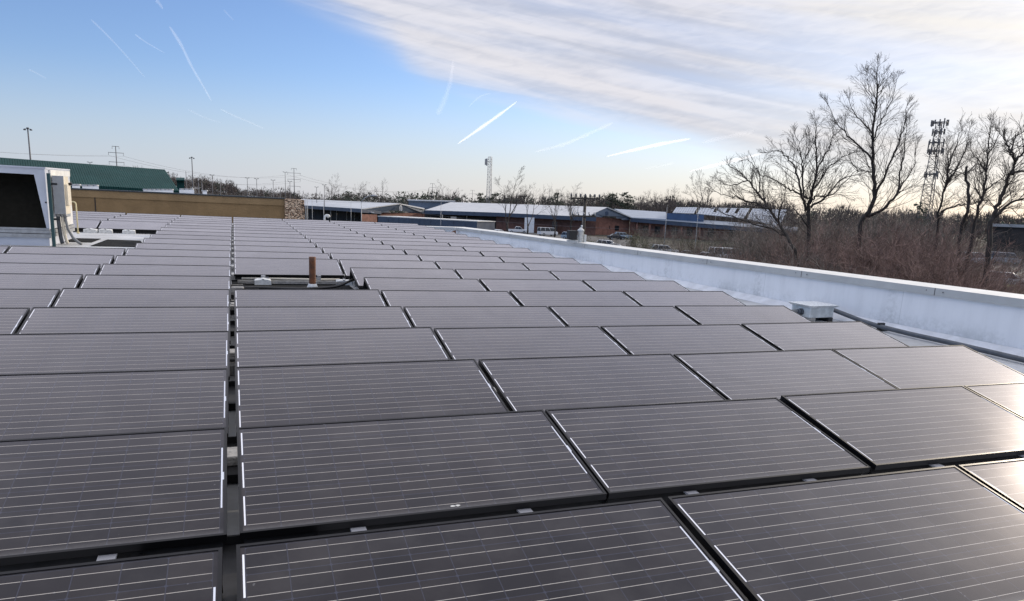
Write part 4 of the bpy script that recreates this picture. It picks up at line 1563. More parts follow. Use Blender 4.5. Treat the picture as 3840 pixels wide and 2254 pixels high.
mb.box(2.24, 3.10, -0.22, 0.8, -8, 0.80)
mb.build('stone_pier', stone_material(), tw)
mb = MB()
mb.box(-30, 3.0, 0.4, 26, 0.30, 0.42)
o = mb.build('low_roof', M_ROOFG, tw)

# green ribbed metal roof behind it
DG = 75
g0, g1, g2 = P(-260, 580, DG), P(614, 643, DG), P(668, 724, DG - 6)
g3 = g2 + (g0 - g1) * 1.0
gb, og = root_at('green_roof_store', 'store with long green ribbed metal hip roof behind the tan wall', 'building', P(300, 700, DG))
M_GREEN = mat("green_metal_roof", (0.008, 0.050, 0.047), 0.7, 0.0, var=0.10, scale=0.4, spec=0.2)
mb = MB()
slab(mb, [g3, g2, g1, g0], 0.15)
# ribs
nr = 96
up_ = (g0 - g3)
for k in range(nr + 1):
    f = k / nr
    a = g3.lerp(g2, f)
    # ribs run up the slope, cut by the sloping hip at the right end
    b_ = a.lerp(g0.lerp(g1, f), 0.985)
    w = (g2 - g3).normalized() * 0.075
    dz = Vector((0, 0, 0.002))
    mb.prism([a - w + dz, a + w + dz, b_ + w + dz, b_ - w + dz], (0, 0, 0.20), 0)
shift(mb, og).build('roof', M_GREEN, gb)
mb = MB()
rid = (g1 - g0).normalized()
mb.tube([g0 + Vector((0, 0, 0.05)), g1 + Vector((0, 0, 0.05))], 0.12, 6)
mb.tube([g1 + Vector((0, 0, 0.05)), g2 + Vector((0, 0, 0.05))], 0.12, 6)
shift(mb, og).build('ridge_cap', M_GREEN, gb)
mb = MB()
bk0, bk1, bk2 = back(g0, 14), back(g1, 14), back(g2, 20)
slab(mb, [g1, g2, bk2, bk1], 0.15)
shift(mb, og).build('hip_slope', M_GREEN, gb)
mb = MB()
wallq(mb, back(g3, 1) - Vector((0, 0, 0.3)), back(g2, 1) - Vector((0, 0, 0.3)))
shift(mb, og).build('wall', M_BEIGE, gb)

sg, osg = root_at('teal_roof_tower', 'small teal roofed tower beside the right end of the green roof', 'building', P(676, 690, 95))
mb = MB()
a, b = P(662, 676, 95), P(690, 676, 95)
wallq(mb, a - Vector((0, 0, 0.0)), b, 0, 1.4)
shift(mb, osg).build('wall', M_GREEN, sg)
mb = MB()
c0 = P(690, 666, 95)
slab(mb, [P(660, 674, 94.6), P(692, 674, 94.6), back(P(692, 665, 95), 1.6), back(P(660, 665, 95), 1.6)], 0.15)
shift(mb, osg).build('roof', M_GREEN, sg)

# white units on the roof behind the tan wall
for i, (px0, px1, yt, yb, d, lab) in enumerate(((270, 300, 697, 712, 46, 'small white rooftop unit beside the air conditioner, above the tan wall'),
                                                (308, 370, 699, 714, 50, 'long white rooftop unit above the left part of the tan wall'),
                                                (537, 650, 714, 728, 56, 'long low white rooftop unit below the right end of the green roof'),
                                                (672, 728, 712, 731, 60, 'white rooftop unit right of the green roof corner'),
                                                (760, 776, 718, 733, 60, 'small pale rooftop unit near the thin poles above the tan wall'))):
    a, b = P(px0, yt, d), P(px1, yt, d)
    u, ou = root_at('rooftop_unit', lab, 'rooftop unit', P((px0 + px1) / 2, yt, d), 'white rooftop units above the tan wall')
    zb = P(px0, yb + 8, d).z
    mb = MB()
    wallq(mb, a, b, zb, 1.4)
    shift(mb, ou).build('case', M_WHITE, u)
    mb = MB()
    n = max(2, int((px1 - px0) / 16))
    for k in range(n):
        q = a.lerp(b, (k + 0.5) / n)
        q = back(q, 0.7)
        mb.tube([(q.x, q.y, q.z), (q.x, q.y, q.z + 0.10)], 0.16, 10)
    shift(mb, ou).build('fan_cover', M_GALV, u)
    u['zz'] = 0
    del u['zz']

# --- school, left wing with gable
sa, osa = root_at('school_building', 'school wing with slate blue gable and arched vent, right of the stone pier', 'building', P(1499, 790, 240))
A = lambda x, y, d: P(x, y, d)
mb = MB()
slab(mb, [A(1357, 783, 222), A(1499, 762.6, 236), A(1130, 746.5, 300), A(1100, 767.5, 278)][::-1], 0.3)
slab(mb, [A(1499, 762.6, 236), A(1592, 783, 250), back(A(1592, 783, 250), 40), A(1250, 751.5, 292)][::-1], 0.3)
shift(mb, osa).build('roof', M_ROOFG, sa)
mb = MB()
gp_ = [(1362, 786, 222.6), (1499, 765, 236.4), (1590, 785, 250.4), (1590, 801, 250.4), (1579, 801, 249.5), (1577, 796, 249), (1547, 795, 246), (1546, 791, 246), (1458, 789, 233), (1457, 796, 233), (1424, 798, 229.8), (1362, 793, 222.6)]
mb.prism([A(*p) for p in gp_], back(A(1480, 780, 236), 0.4) - A(1480, 780, 236))
shift(mb, osa).build('gable', M_SLATE, sa)
mb = MB()
for k in range(9):
    pass
cen = A(1503, 790, 236.2)
ex = (A(1590, 785, 250.4) - A(1362, 786, 222.6))
ex.z = 0
ex.normalize()
nf = Vector((cen.x, cen.y, 0)).normalized()
arc = [cen + ex * (0.72 * math.cos(a)) + Vector((0, 0, 0.95 + 0.72 * math.sin(a))) - nf * 0.05 for a in [math.pi * k / 10 for k in range(11)]]
mb.prism([cen + ex * 0.72 - nf * 0.05] + arc + [cen - ex * 0.72 - nf * 0.05], nf * 0.2)
fr_ = shift(mb, osa).build('arched_vent', M_WHITE, sa)
mb = MB()
arc2 = [cen + ex * (0.50 * math.cos(a)) + Vector((0, 0, 0.95 + 0.50 * math.sin(a))) - nf * 0.10 for a in [math.pi * k / 10 for k in range(11)]]
mb.prism([cen + ex * 0.5 - nf * 0.1] + arc2 + [cen - ex * 0.5 - nf * 0.1], nf * 0.04)
shift(mb, osa).build('louvre', M_SLATE, fr_)
mb = MB()
wallq(mb, A(1425, 797, 232), A(1600, 800, 252))
shift(mb, osa).build('brick_wall', M_BRICK, sa)
mb = MB()
wallq(mb, A(1354, 803, 212), A(1414, 805, 218))
shift(mb, osa).build('porch_wall', M_BRICK, sa)
mb = MB()
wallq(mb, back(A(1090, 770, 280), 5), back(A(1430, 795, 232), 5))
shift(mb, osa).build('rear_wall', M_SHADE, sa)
mb = MB()
p0, p1 = A(1100, 767, 276), A(1430, 795, 226)
e0, e1 = A(1357, 783.5, 221.5), A(1100, 768, 277.5)
mb.prism([e1, e0, e0 - Vector((0, 0, 1.05)), e1 - Vector((0, 0, 1.0))], back(e0, 0.4) - e0)
shift(mb, osa).build('fascia', M_NAVY, sa)
e2 = A(1430, 797, 229)
mb = MB()
mb.prism([e0 - Vector((0, 0, 0.02)), e2 + Vector((0, 0, 0.4)), e2 - Vector((0, 0, 0.5)), e0 - Vector((0, 0, 1.03))], back(e0, 0.35) - e0)
shift(mb, osa).build('fascia', M_NAVY, sa)
for px, py, d in ((1168, 783, 262), (1220, 786, 250), (1275, 789, 239), (1320, 792, 229), (1396, 796, 225)):
    q = A(px, py, d)
    mb = MB()
    mb.box(q.x - 0.55, q.x + 0.55, q.y - 0.3, q.y + 0.3, q.z - 0.1, q.z + 0.08)
    shift(mb, osa).build('canopy_light', M_WHITE, sa)
for px in (1240, 1300, 1262, 1330):
    q = G(px, 246)
    mb = MB()
    mb.tube([(q.x, q.y, 0), (q.x, q.y, 4.2)], 0.16, 8)
    shift(mb, osa).build('column', M_BEIGE, sa)

# --- school, long middle wing
sb, osb = root_at('school_building', 'long school wing with big pale grey roof and navy fascia behind bare trees', 'building', P(1880, 800, 235))
mb = MB()
slab(mb, [A(1592, 788, 236), A(1862, 797, 224), A(2200, 813, 214), A(2278, 777, 236), A(1874, 763.5, 256), A(1690, 758, 266)][::-1], 0.3)
shift(mb, osb).build('roof', M_ROOFG, sb)
f0, f1, f2 = A(1592, 788.5, 235.6), A(1862, 797.5, 223.6), A(2236, 815, 213)
mb = MB()
for a, b in ((f0, f1), (f1, f2)):
    mb.prism([a, b, b - Vector((0, 0, 1.15)), a - Vector((0, 0, 1.1))], back(a, 0.4) - a)
shift(mb, osb).build('fascia', M_NAVY, sb)
mb = MB()
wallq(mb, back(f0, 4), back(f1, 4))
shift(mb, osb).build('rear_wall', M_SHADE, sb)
mb = MB()
wallq(mb, back(f1, 2.0) - Vector((0, 0, 0.5)), back(f2, 2.0) - Vector((0, 0, 0.5)))
shift(mb, osb).build('brick_wall', M_BRICKD, sb)
for px0, px1, y, m_ in ((1968, 2004, 815, M_WHITE), (1690, 1712, 812, M_BEIGE), (2070, 2090, 830, M_SHADE)):
    mb = MB()
    a, b = A(px0, y, 216.8), A(px1, y + 1, 216)
    wallq(mb, a, b, 0, 0.25)
    shift(mb, osb).build('door', m_, sb)
for px in (1660, 1752, 1800, 1850):
    q = G(px, 231)
    mb = MB()
    mb.tube([(q.x, q.y, 0), (q.x, q.y, 4.0)], 0.15, 8)
    shift(mb, osb).build('column', M_BEIGE, sb)
mb = MB()
a, b = A(1532, 750, 292), A(1706, 755, 286)
wallq(mb, a, b, 3, 8)
shift(mb, osb).build('upper_wall', M_SLATE, sb)
mb = MB()
slab(mb, [A(1528, 749, 291), A(1708, 754, 285), back(A(1708, 752, 285), 14), back(A(1528, 747, 291), 14)], 0.35)
shift(mb, osb).build('upper_roof', M_ROOFG, sb)

# --- school, brick gable
sc_, osc = root_at('school_building', 'red brick school wing with slate blue gable and dark windows', 'building', P(2290, 830, 218))
mb = MB()
gp_ = [(2232, 799, 219), (2278.5, 778.5, 222), (2364, 814, 228), (2361, 826, 228), (2332, 825, 226), (2330, 820, 226), (2312, 819, 224.6), (2310, 813, 224.6), (2262, 810, 221), (2258, 815, 221), (2232, 813, 219)]
mb.prism([A(*p) for p in gp_], back(A(2290, 800, 222), 0.4) - A(2290, 800, 222))
shift(mb, osc).build('gable', M_SLATE, sc_)
mb = MB()
wallq(mb, A(2180, 812, 219.5), A(2362, 821, 229.5))
shift(mb, osc).build('brick_wall', M_BRICK, sc_)
mb = MB()
slab(mb, [A(2278.5, 776, 221.5), A(2368, 814, 227.5), back(A(2368, 814, 227.5), 30), back(A(2278.5, 776, 221.5), 30)], 0.3)
shift(mb, osc).build('roof', M_ROOFG, sc_)
for px0, px1, y0, y1, dd in ((2307, 2322, 846, 864, 226.2), (2336, 2353, 844, 862, 228.2), (2285, 2293, 846, 858, 225)):
    a, b = A(px0, y0, dd), A(px1, y0 + .5, dd + 1)
    mb = MB()
    wallq(mb, a, b, A(px0, y1, dd).z, 0.4)
    w_ = shift(mb, osc).build('window', M_WIN, sc_)
cen = A(2275, 800, 221.5)
nf = Vector((cen.x, cen.y, 0)).normalized()
ex = Vector((nf.y, -nf.x, 0))
mb = MB()
mb.prism([cen + ex * (0.55 * math.cos(2 * math.pi * k / 14)) + Vector((0, 0, 0.55 * math.sin(2 * math.pi * k / 14))) - nf * 0.1 for k in range(14)], nf * 0.3)
shift(mb, osc).build('round_vent', M_NAVY, sc_)

# --- right wing with blue roof and roof-mounted panels
sd_, osd = root_at('school_building', 'low school wing with blue roof and tilted pale panels on top, behind trees', 'building', P(2600, 830, 225))
mb = MB()
slab(mb, [A(2366, 815, 227), A(2500, 822, 222), A(2497, 795, 250), A(2303, 783, 262)][::-1], 0.3)
shift(mb, osd).build('roof', mat("blue_grey_roof", (0.26, 0.30, 0.36), 0.45, var=0.08, scale=0.4), sd_)
mb = MB()
wallq(mb, A(2500, 799, 226), A(2640, 806, 222), 3, 12)
shift(mb, osd).build('upper_wall', mat("deep_blue_metal", (0.045, 0.085, 0.17), 0.5, var=0.1, scale=0.6), sd_)
mb = MB()
a, b = A(2364, 817, 226), A(2990, 866, 205)
mb.prism([a, b, b - Vector((0, 0, 1.15)), a - Vector((0, 0, 1.15))], back(a, 0.5) - a)
shift(mb, osd).build('fascia', M_NAVY, sd_)
mb = MB()
a2, b2 = A(2500, 821, 222), A(2990, 856, 205.5)
slab(mb, [a, b, back(b, 14) + Vector((0, 0, 0.8)), back(a2, 14) + Vector((0, 0, 0.5))], 0.3)
shift(mb, osd).build('canopy_roof', M_SLATE, sd_)
mb = MB()
wallq(mb, back(a, 3), back(b, 3))
shift(mb, osd).build('brick_wall', M_BRICK, sd_)
for px in (2420, 2470, 2540, 2600, 2680, 2760):
    q0 = back(a.lerp(b, (px - 2364) / 626), 2.9)
    q1 = back(a.lerp(b, (px + 22 - 2364) / 626), 2.9)
    mb = MB()
    wallq(mb, q0, q1, 0.9, 0.3, 0, 3.2)
    shift(mb, osd).build('window', M_WIN, sd_)
for px in (2395, 2450, 2510, 2580, 2650):
    q0 = back(a.lerp(b, (px - 2364) / 626), 0.6)
    mb = MB()
    mb.tube([(q0.x, q0.y, 0), (q0.x, q0.y, q0.z - 1.1)], 0.22, 8)
    shift(mb, osd).build('column', M_BRICK, sd_)
# tilted panel fields on the roof
M_PALEPV = mat("pale_panel_glass", (0.30, 0.34, 0.40), 0.25, var=0.08, scale=0.3)
for i, (qs, nx, ny) in enumerate((([(2522, 797, 232), (2603, 800, 231), (2615, 777, 240), (2536, 777, 241)], 9, 4),
                                  ([(2614, 801, 231), (2790, 818, 227), (2812, 781, 240), (2626, 778, 241)], 16, 5),
                                  ([(2800, 822, 227), (2925, 848, 222), (2952, 786, 240), (2822, 782, 241)], 12, 6))):
    c = [A(*q) for q in qs]
    root, orr = root_at('rooftop_array', ('small pale tilted panel field at the left end of the school roof', 'long pale tilted panel field behind bare branches on the school roof',
                                         'pale tilted panel field at the right end of the school roof behind branches')[i], 'solar array', c[0].lerp(c[1], 0.5), 'panel fields on the school roof')
    mb = MB()
    for ix in range(nx):
        for iy in range(ny):
            if i == 1 and ix in (5, 9, 12) and iy > 1:
                continue
            f0_, f1_ = (ix + 0.05) / nx, (ix + 0.95) / nx
            g0_, g1_ = (iy + 0.05) / ny, (iy + 0.95) / ny
            lp = lambda f, g: c[0].lerp(c[1], f).lerp(c[3].lerp(c[2], f), g)
            slab(mb, [lp(f0_, g0_), lp(f1_, g0_), lp(f1_, g1_), lp(f0_, g1_)], 0.06)
    shift(mb, orr).build('panel_field', M_PALEPV, root)
    mb = MB()
    for f in (0.02, 0.33, 0.66, 0.98):
        hi = c[3].lerp(c[2], f)
        mb.tube([hi - Vector((0, 0, 0.1)), (hi.x, hi.y, 3.0)], 0.12, 6)
    mb.tube([c[3] - Vector((0, 0, 0.12)), c[2] - Vector((0, 0, 0.12))], 0.08, 6)
    mb.tube([c[0] - Vector((0, 0, 0.12)), c[1] - Vector((0, 0, 0.12))], 0.08, 6)
    shift(mb, orr).build('support_frame', M_GALV, root)

# navy flat-roofed shed in front of the school
ns, ons = root_at('navy_shed', 'long navy blue shed with pale flat roof behind the far parapet end', 'shed', P(1789, 840, 150))
c1_, c2_, c3_ = A(1418, 806, 168), A(1789, 829, 150), A(1856, 827.5, 156)
c4_ = c1_ + (c3_ - c2_)
mb = MB()
for a, b in ((c1_, c2_), (c2_, c3_)):
    pass
mb.prism([(p.x, p.y, 0) for p in (c1_, c2_, c3_, c4_)], (0, 0, c2_.z - 0.15))
mb.v = [(v[0], v[1], v[2]) for v in mb.v]
shift(mb, ons).build('wall', M_NAVY, ns)
mb = MB()
ctr = (c1_ + c2_ + c3_ + c4_) / 4
top = [ctr + (p - ctr) * 1.012 for p in (c1_, c2_, c3_, c4_)]
top = [Vector((p.x, p.y, c2_.z)) for p in top]
mb.prism([p - Vector((0, 0, 0.14)) for p in top], (0, 0, 0.16))
shift(mb, ons).build('roof', mat("pale_roof_sheet", (0.62, 0.61, 0.58), 0.5, var=0.08, scale=0.4), ns)
for k in range(1, 9):
    mb = MB()
    q = c1_.lerp(c2_, k / 9)
    h = Vector((q.x, q.y, 0)).normalized() * -0.03
    mb.box(q.x + h.x - 0.04, q.x + h.x + 0.04, q.y + h.y - 0.03, q.y + h.y + 0.03, 0.05, c2_.z - 0.2)
    shift(mb, ons).build('wall_seam', M_NAVY, ns)

# dark flat building far right
db, odb = root_at('dark_building', 'dark low flat-roofed building at the far right edge behind bare trunks', 'building', P(3780, 860, 190))
mb = MB()
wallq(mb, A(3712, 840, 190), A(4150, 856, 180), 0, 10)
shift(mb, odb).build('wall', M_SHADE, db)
mb = MB()
a, b = A(3707, 838, 189.5), A(4160, 854, 179.5)
mb.prism([a, b, b - Vector((0, 0, 0.6)), a - Vector((0, 0, 0.6))], back(a, 0.45) - a)
shift(mb, odb).build('roof_edge', M_GALV, db)
#@@POLES
# ------------------------------------------------------------------ poles, towers, wires
def light_pole(label, px, py_top, d, kind='flood', group='tall light poles above the tan wall', r=0.14, m=None):
    b = G(px, d)
    tp = P(px, py_top, d)
    # keep the pole upright over its visible top
    b = Vector((tp.x, tp.y, 0))
    H = tp.z
    t_ = thing('light_pole', label, 'light pole', T(b.x, b.y, 0), group)
    m = m or M_POLE
    mb = MB()
    mb.tube([(0, 0, 0), (0, 0, H * 0.5), (0, 0, H)], [r * 1.3, r, r * 0.65], 7)
    mb.build('pole', m, t_)
    mb = MB()
    if kind == 'flood':
        mb.box(-0.55, 0.55, -0.05, 0.05, H - 0.02, H + 0.06)
        mb.build('cross_bar', m, t_)
        for x in (-0.48, 0, 0.48):
            k = MB()
            z = H - 0.23 if x else H + 0.065
            k.box(x - 0.17, x + 0.17, -0.2, 0.16, z, z + 0.20)
            k.build('lamp_head', m, t_)
    elif kind == 'shoebox':
        mb.box(-0.5, 0.5, -0.04, 0.04, H - 0.05, H + 0.03)
        mb.build('cross_bar', m, t_)
        for x in (-0.5, 0.5):
            k = MB()
            k.box(x - 0.25, x + 0.25, -0.18, 0.18, H + 0.035, H + 0.15)
            k.build('lamp_head', m, t_)
    elif kind == 'plain':
        mb.tube([(0, 0, H), (0, 0, H + 0.3)], [r * 0.65, r * 0.3], 6)
        mb.build('tip', m, t_)
    else:  # curved street-light arm to the right
        e = P(px + kind, py_top - 20, d) - Vector((b.x, b.y, 0))
        s = Vector((0, 0, H))
        mb.tube([s, s + (e - s) * 0.3 + Vector((0, 0, 0.35)), s + (e - s) * 0.7 + Vector((0, 0, 0.4)), e + Vector((0, 0, 0.15))], 0.07, 6)
        mb.build('arm', m, t_)
        k = MB()
        dirh = (e - s)
        dirh.z = 0
        dirh.normalize()
        k.tube([e - dirh * 0.3 + Vector((0, 0, 0.1)), e + dirh * 0.1 + Vector((0, 0, 0.12)), e + dirh * 0.8 + Vector((0, 0, 0.08))], [0.1, 0.2, 0.1], 8)
        k.build('lamp_head', m, t_)
    return t_


GLP = 'light poles above the tan wall'
light_pole('tallest light pole with cluster of lamps, at the left above the green roof', 104, 484, 160, 'flood', GLP, 0.16)
light_pole('tall light pole with lamp cluster right of the green roof end', 719, 592, 210, 'flood', GLP, 0.15)
light_pole('small distant light pole just peeking over the green roof', 337, 609, 250, 'shoebox', GLP)
for px, py, d, k, lab in ((697, 645, 240, 'plain', 'thin bare pole just left of the tall lamp cluster pole'),
                          (795, 657, 250, 'shoebox', 'thin light pole right of the tall lamp cluster pole'),
                          (825, 674, 230, 'plain', 'short thin pole in front of the wooded hill, left part'),
                          (744, 682, 150, 'plain', 'pale short post above the small white rooftop unit'),
                          (757, 684, 150, 'plain', 'second pale short post above the small white rooftop unit'),
                          (927, 668, 260, 'shoebox', 'light pole in front of the middle of the wooded hill'),
                          (962, 671, 250, 'shoebox', 'light pole right of the middle of the wooded hill'),
                          (1024, 676, 255, 'shoebox', 'light pole before the right part of the wooded hill'),
                          (1051, 715, 240, 'plain', 'short dark pole left of the tall thin pole near the stone pier'),
                          (1069, 646, 260, 'shoebox', 'tall thin light pole just left of the transmission pole by the stone pier'),
                          (1087, 681, 250, 'shoebox', 'light pole just left of the cross-armed pole at the stone pier'),
                          (1187, 702, 270, 'shoebox', 'thin light pole above the left end of the school roof'),
                          (1216, 694, 250, 'shoebox', 'light pole left of the bare tree above the school roof')):
    light_pole(lab, px, py, d, k, GLP, 0.11)
GS = 'poles in front of the school'
light_pole('grey street light with curved arm in front of the slate blue gable', 1355, 757, 120, 44, GS, 0.07, M_GALV)
for px, py, d, lab in ((1146, 737, 100, 'pale thin post at the right side of the stone pier, left one'), (1152, 735, 100, 'pale thin post at the right side of the stone pier, right one'),
                       (1213, 745, 130, 'pale pole in front of the left school roof'), (1654, 758, 135, 'pale pole in front of the navy shed'), (1170, 747, 140, 'thin pole between stone pier and pale pole'),
                       (1316, 757, 150, 'thin grey pole left of the street light'), (2502, 776, 120, 'thin pale pole in front of the blue school roof'), (2620, 775, 118, 'thin pale pole by the tilted rooftop panels')):
    light_pole(lab, px, py, d, 'plain', GS, 0.045, M_GALV)


def trans_pole(label, px, py_top, d, arms, group='transmission poles', r=0.27):
    tp = P(px, py_top, d)
    H = tp.z
    t_ = thing('transmission_pole', label, 'power pole', T(tp.x, tp.y, 0), group)
    side = Vector((tp.y, -tp.x, 0)).normalized()
    mb = MB()
    mb.tube([(0, 0, 0), (0, 0, H * 0.5), (0, 0, H)], [r, r * 0.8, r * 0.5], 8)
    mb.build('pole', M_POLE, t_)
    ends = []
    for (dy, half) in arms:
        z = H - dy
        mb = MB()
        mb.tube([side * -half + Vector((0, 0, z)), side * half + Vector((0, 0, z))], 0.085, 6)
        am = mb.build('cross_arm', M_POLE, t_)
        for s in (-1, 1):
            k = MB()
            e = side * half * s * 0.95 + Vector((0, 0, z))
            k.tube([e, e - Vector((0, 0, 0.9))], 0.08, 6)
            k.build('insulator', M_GALV, am)
            ends.append(Vector((tp.x, tp.y, 0)) + e - Vector((0, 0, 1.1)))
    return ends


E1 = trans_pole('tall transmission pole with three cross arms above the green roof', 433, 548, 320, ((0.1, 1.2), (2.4, 2.6), (5.8, 2.6), (9.0, 2.6)))
E2 = trans_pole('transmission pole with three cross arms above the stone pier', 1102, 631, 420, ((0.1, 1.4), (2.5, 3.4), (5.8, 3.4), (9.4, 3.2)))
E3 = trans_pole('distant transmission pole above the dark pines', 1622, 688, 560, ((0.1, 1.7), (2.9, 2.6)))
E4 = trans_pole('distant transmission pole left of the lattice tower', 1772, 713, 660, ((0.1, 1.7), (3.2, 3.0)))
E5 = trans_pole('distant transmission pole above the grey school roof', 2062, 708, 600, ((0.1, 2.2), (6.0, 2.8), (11, 2.6)))


def wire(label, a, b, sag, r, group, n=14):
    mid = a
    t_ = []
    for i in range(n + 1):
        f = i / n
        p = a.lerp(b, f)
        p = p - Vector((0, 0, sag * 4 * f * (1 - f)))
        t_.append(p - a)
    mb = MB()
    mb.tube(t_, r, 3, 0, False)
    o = mb.build('power_line', M_POLE, None)
    o.location = a
    tag(o, label, 'power line', group)


GW = 'overhead wires between the transmission poles'
E0 = [P(-500, 500, 300) + Vector((0, 0, k)) for k in (0, 0, -4.5, -4.5, -12.0, -12.0)]
lvl = ['top', 'top', 'upper', 'upper', 'lower', 'lower', 'lowest', 'lowest']
for k in range(2, 6):
    sname = 'left' if k % 2 == 0 else 'right'
    o0 = E1[k] + (E1[k] - E2[k]) * 1.1
    o0.z = E1[k].z + 2.0
    wire('%s %s wire running left from the pole above the green roof' % (lvl[k], sname), E1[k], o0, 3.5, 0.030, GW)
    wire('%s %s wire between the green roof pole and the stone pier pole' % (lvl[k], sname), E1[k], E2[k], 4.0, 0.032, GW)
for k in range(2, 4):
    sname = 'left' if k % 2 == 0 else 'right'
    wire('%s wire from the stone pier pole to the distant pines pole' % sname, E2[k], E3[k], 5.0, 0.04, GW)
    wire('%s wire between the two distant poles left of the lattice tower' % sname, E3[k], E4[k], 5.0, 0.045, GW)

# wooden utility pole beyond the parapet
tp = P(2195, 742, 82)
up_ = thing('utility_pole', 'thick wooden utility pole with two insulator-covered cross arms beyond the parapet', 'power pole', T(tp.x, tp.y, 0))
side = Vector((tp.y, -tp.x, 0)).normalized()
away = Vector((tp.x, tp.y, 0)).normalized()
mb = MB()
mb.tube([(0, 0, 0), (0, 0, 4), (0, 0, tp.z + 0.25)], [0.2, 0.18, 0.15], 10)
mb.build('pole', M_WOODPOLE, up_)
for z, half, nins in ((tp.z - 0.05, 1.62, 7), (tp.z - 1.95, 1.25, 5)):
    for off in (-0.22, 0.22):
        mb = MB()
        a, b = side * -half + away * off, side * half + away * off
        mb.prism([a + Vector((0, 0, z - 0.11)), b + Vector((0, 0, z - 0.11)), b + Vector((0, 0, z + 0.06)), a + Vector((0, 0, z + 0.06))], away * 0.12)
        arm = mb.build('cross_arm', M_WOODPOLE, up_)
        for k in range(nins):
            f = -0.95 + 1.9 * k / (nins - 1)
            p = side * half * f + away * (off + 0.045)
            q = MB()
            if z > tp.z - 1:
                q.tube([p + Vector((0, 0, z + 0.06)), p + Vector((0, 0, z + 0.12)), p + Vector((0, 0, z + 0.17)), p + Vector((0, 0, z + 0.42)), p + Vector((0, 0, z + 0.48))], [0.05, 0.05, 0.11, 0.10, 0.05], 8)
            else:
                q.tube([p + Vector((0, 0, z)), p + side * -0.12 + Vector((0, 0, z + 0.42))], [0.07, 0.09], 8)
            q.build('insulator', M_GALV if z < tp.z - 1 else M_POLE, arm)
for off in (-1.4, -0.6):
    a = Vector((tp.x, tp.y, 0)) + side * off + Vector((0, 0, tp.z + 0.15))
    wire('thin service wire running left from the wooden utility pole, %s' % ('outer' if off < -1 else 'inner'), a, P(1000, 744, 130), 0.7, 0.012, 'service wires of the wooden utility pole')
a = Vector((tp.x, tp.y, 0)) + side * 1.4 + Vector((0, 0, tp.z + 0.15))
wire('thin service wire running right from the wooden utility pole behind trees', a, P(3300, 770, 80), 0.8, 0.012, 'service wires of the wooden utility pole')
wire('thin service wire crossing in front of the grey school roof', P(1500, 790, 140), P(3000, 870, 95), 1.0, 0.014, 'service wires of the wooden utility pole')


def lattice(label, px, py_top, d, w_top, w_bot, nbay, m, cat='tower', r=0.07):
    tp = P(px, py_top, d)
    H = tp.z
    t_ = thing('lattice_tower', label, cat, T(tp.x, tp.y, 0))
    dirs = [Vector((math.cos(a), math.sin(a), 0)) for a in (0.4, 0.4 + 2 * math.pi / 3, 0.4 + 4 * math.pi / 3)]

    def leg(k, f):
        w = w_bot + (w_top - w_bot) * f
        return dirs[k] * (w * 0.577) + Vector((0, 0, H * f))
    for k in range(3):
        mb = MB()
        mb.tube([leg(k, 0), leg(k, 0.5), leg(k, 1)], r * 1.35, 6)
        mb.build('leg', m, t_)
    mb = MB()
    for i in range(nbay):
        f0, f1 = i / nbay, (i + 1) / nbay
        for k in range(3):
            j = (k + 1) % 3
            if i % 2:
                mb.tube([leg(k, f0), leg(j, f1)], r * 0.7, 4, caps=False)
            else:
                mb.tube([leg(j, f0), leg(k, f1)], r * 0.7, 4, caps=False)
            mb.tube([leg(k, f1), leg(j, f1)], r * 0.6, 4, caps=False)
    mb.build('bracing', m, t_)
    return t_, H


te, H = lattice('pale grey lattice tower with small antenna box at its top left', 1839, 588, 350, 1.75, 2.6, 26, M_GALV, r=0.09)
for i, (x, z) in enumerate(((-2.3, 0.6), (-1.7, 1.6))):
    mb = MB()
    mb.box(x - 0.25, x + 0.25, -0.3, 0.3, H - 3.6 - z * 0.3, H - 1.2 + z * 0.2)
    mb.build('antenna', M_GALV, te)
mb = MB()
mb.tube([(-2.3, 0, H - 2.2), (0.3, 0, H - 2.2)], 0.08, 5)
mb.build('antenna_arm', M_GALV, te)
tf, H = lattice('dark antenna tower with several tiers of antennas among bare trees', 3524, 458, 185, 1.1, 3.4, 24, M_POLE, r=0.07)
rg = random.Random(8)
for z, half, n in ((0.1, 1.7, 5), (2.0, 1.15, 4), (4.2, 1.5, 4), (5.9, 1.7, 5), (10.8, 1.4, 3)):
    for k in range(n * 2):
        a = 6.283 * k / (n * 2) + z
        c = Vector((math.cos(a), math.sin(a), 0))
        mb = MB()
        p = c * half * rg.uniform(0.8, 1.1)
        mb.box(p.x - 0.09, p.x + 0.09, p.y - 0.09, p.y + 0.09, H - z - 1.0 * rg.uniform(0.4, 1), H - z + 0.75 * rg.uniform(0.5, 1))
        an = mb.build('antenna', M_POLE, tf)
    mb = MB()
    pts = [Vector((math.cos(6.283 * k / 12) * half * 0.9, math.sin(6.283 * k / 12) * half * 0.9, H - z)) for k in range(13)]
    mb.tube(pts, 0.07, 5)
    mb.build('antenna_ring', M_POLE, tf)
    for k in range(3):
        a = 6.283 * k / 3 + 0.4
        mb = MB()
        mb.tube([(0, 0, H - z), (math.cos(a) * half, math.sin(a) * half, H - z)], 0.06, 5)
        mb.build('antenna_arm', M_POLE, tf)

# ------------------------------------------------------------------ vehicles
M_TYRE = mat("tyre_rubber", (0.014, 0.014, 0.015), 0.8)
M_RIM = mat("wheel_rim", (0.40, 0.41, 0.42), 0.35, 0.7)
M_LAMP = mat("lamp_lens", (0.65, 0.62, 0.55), 0.2)


def paint(name, c):
    return mat("paint_" + name, c, 0.25, 0.1)


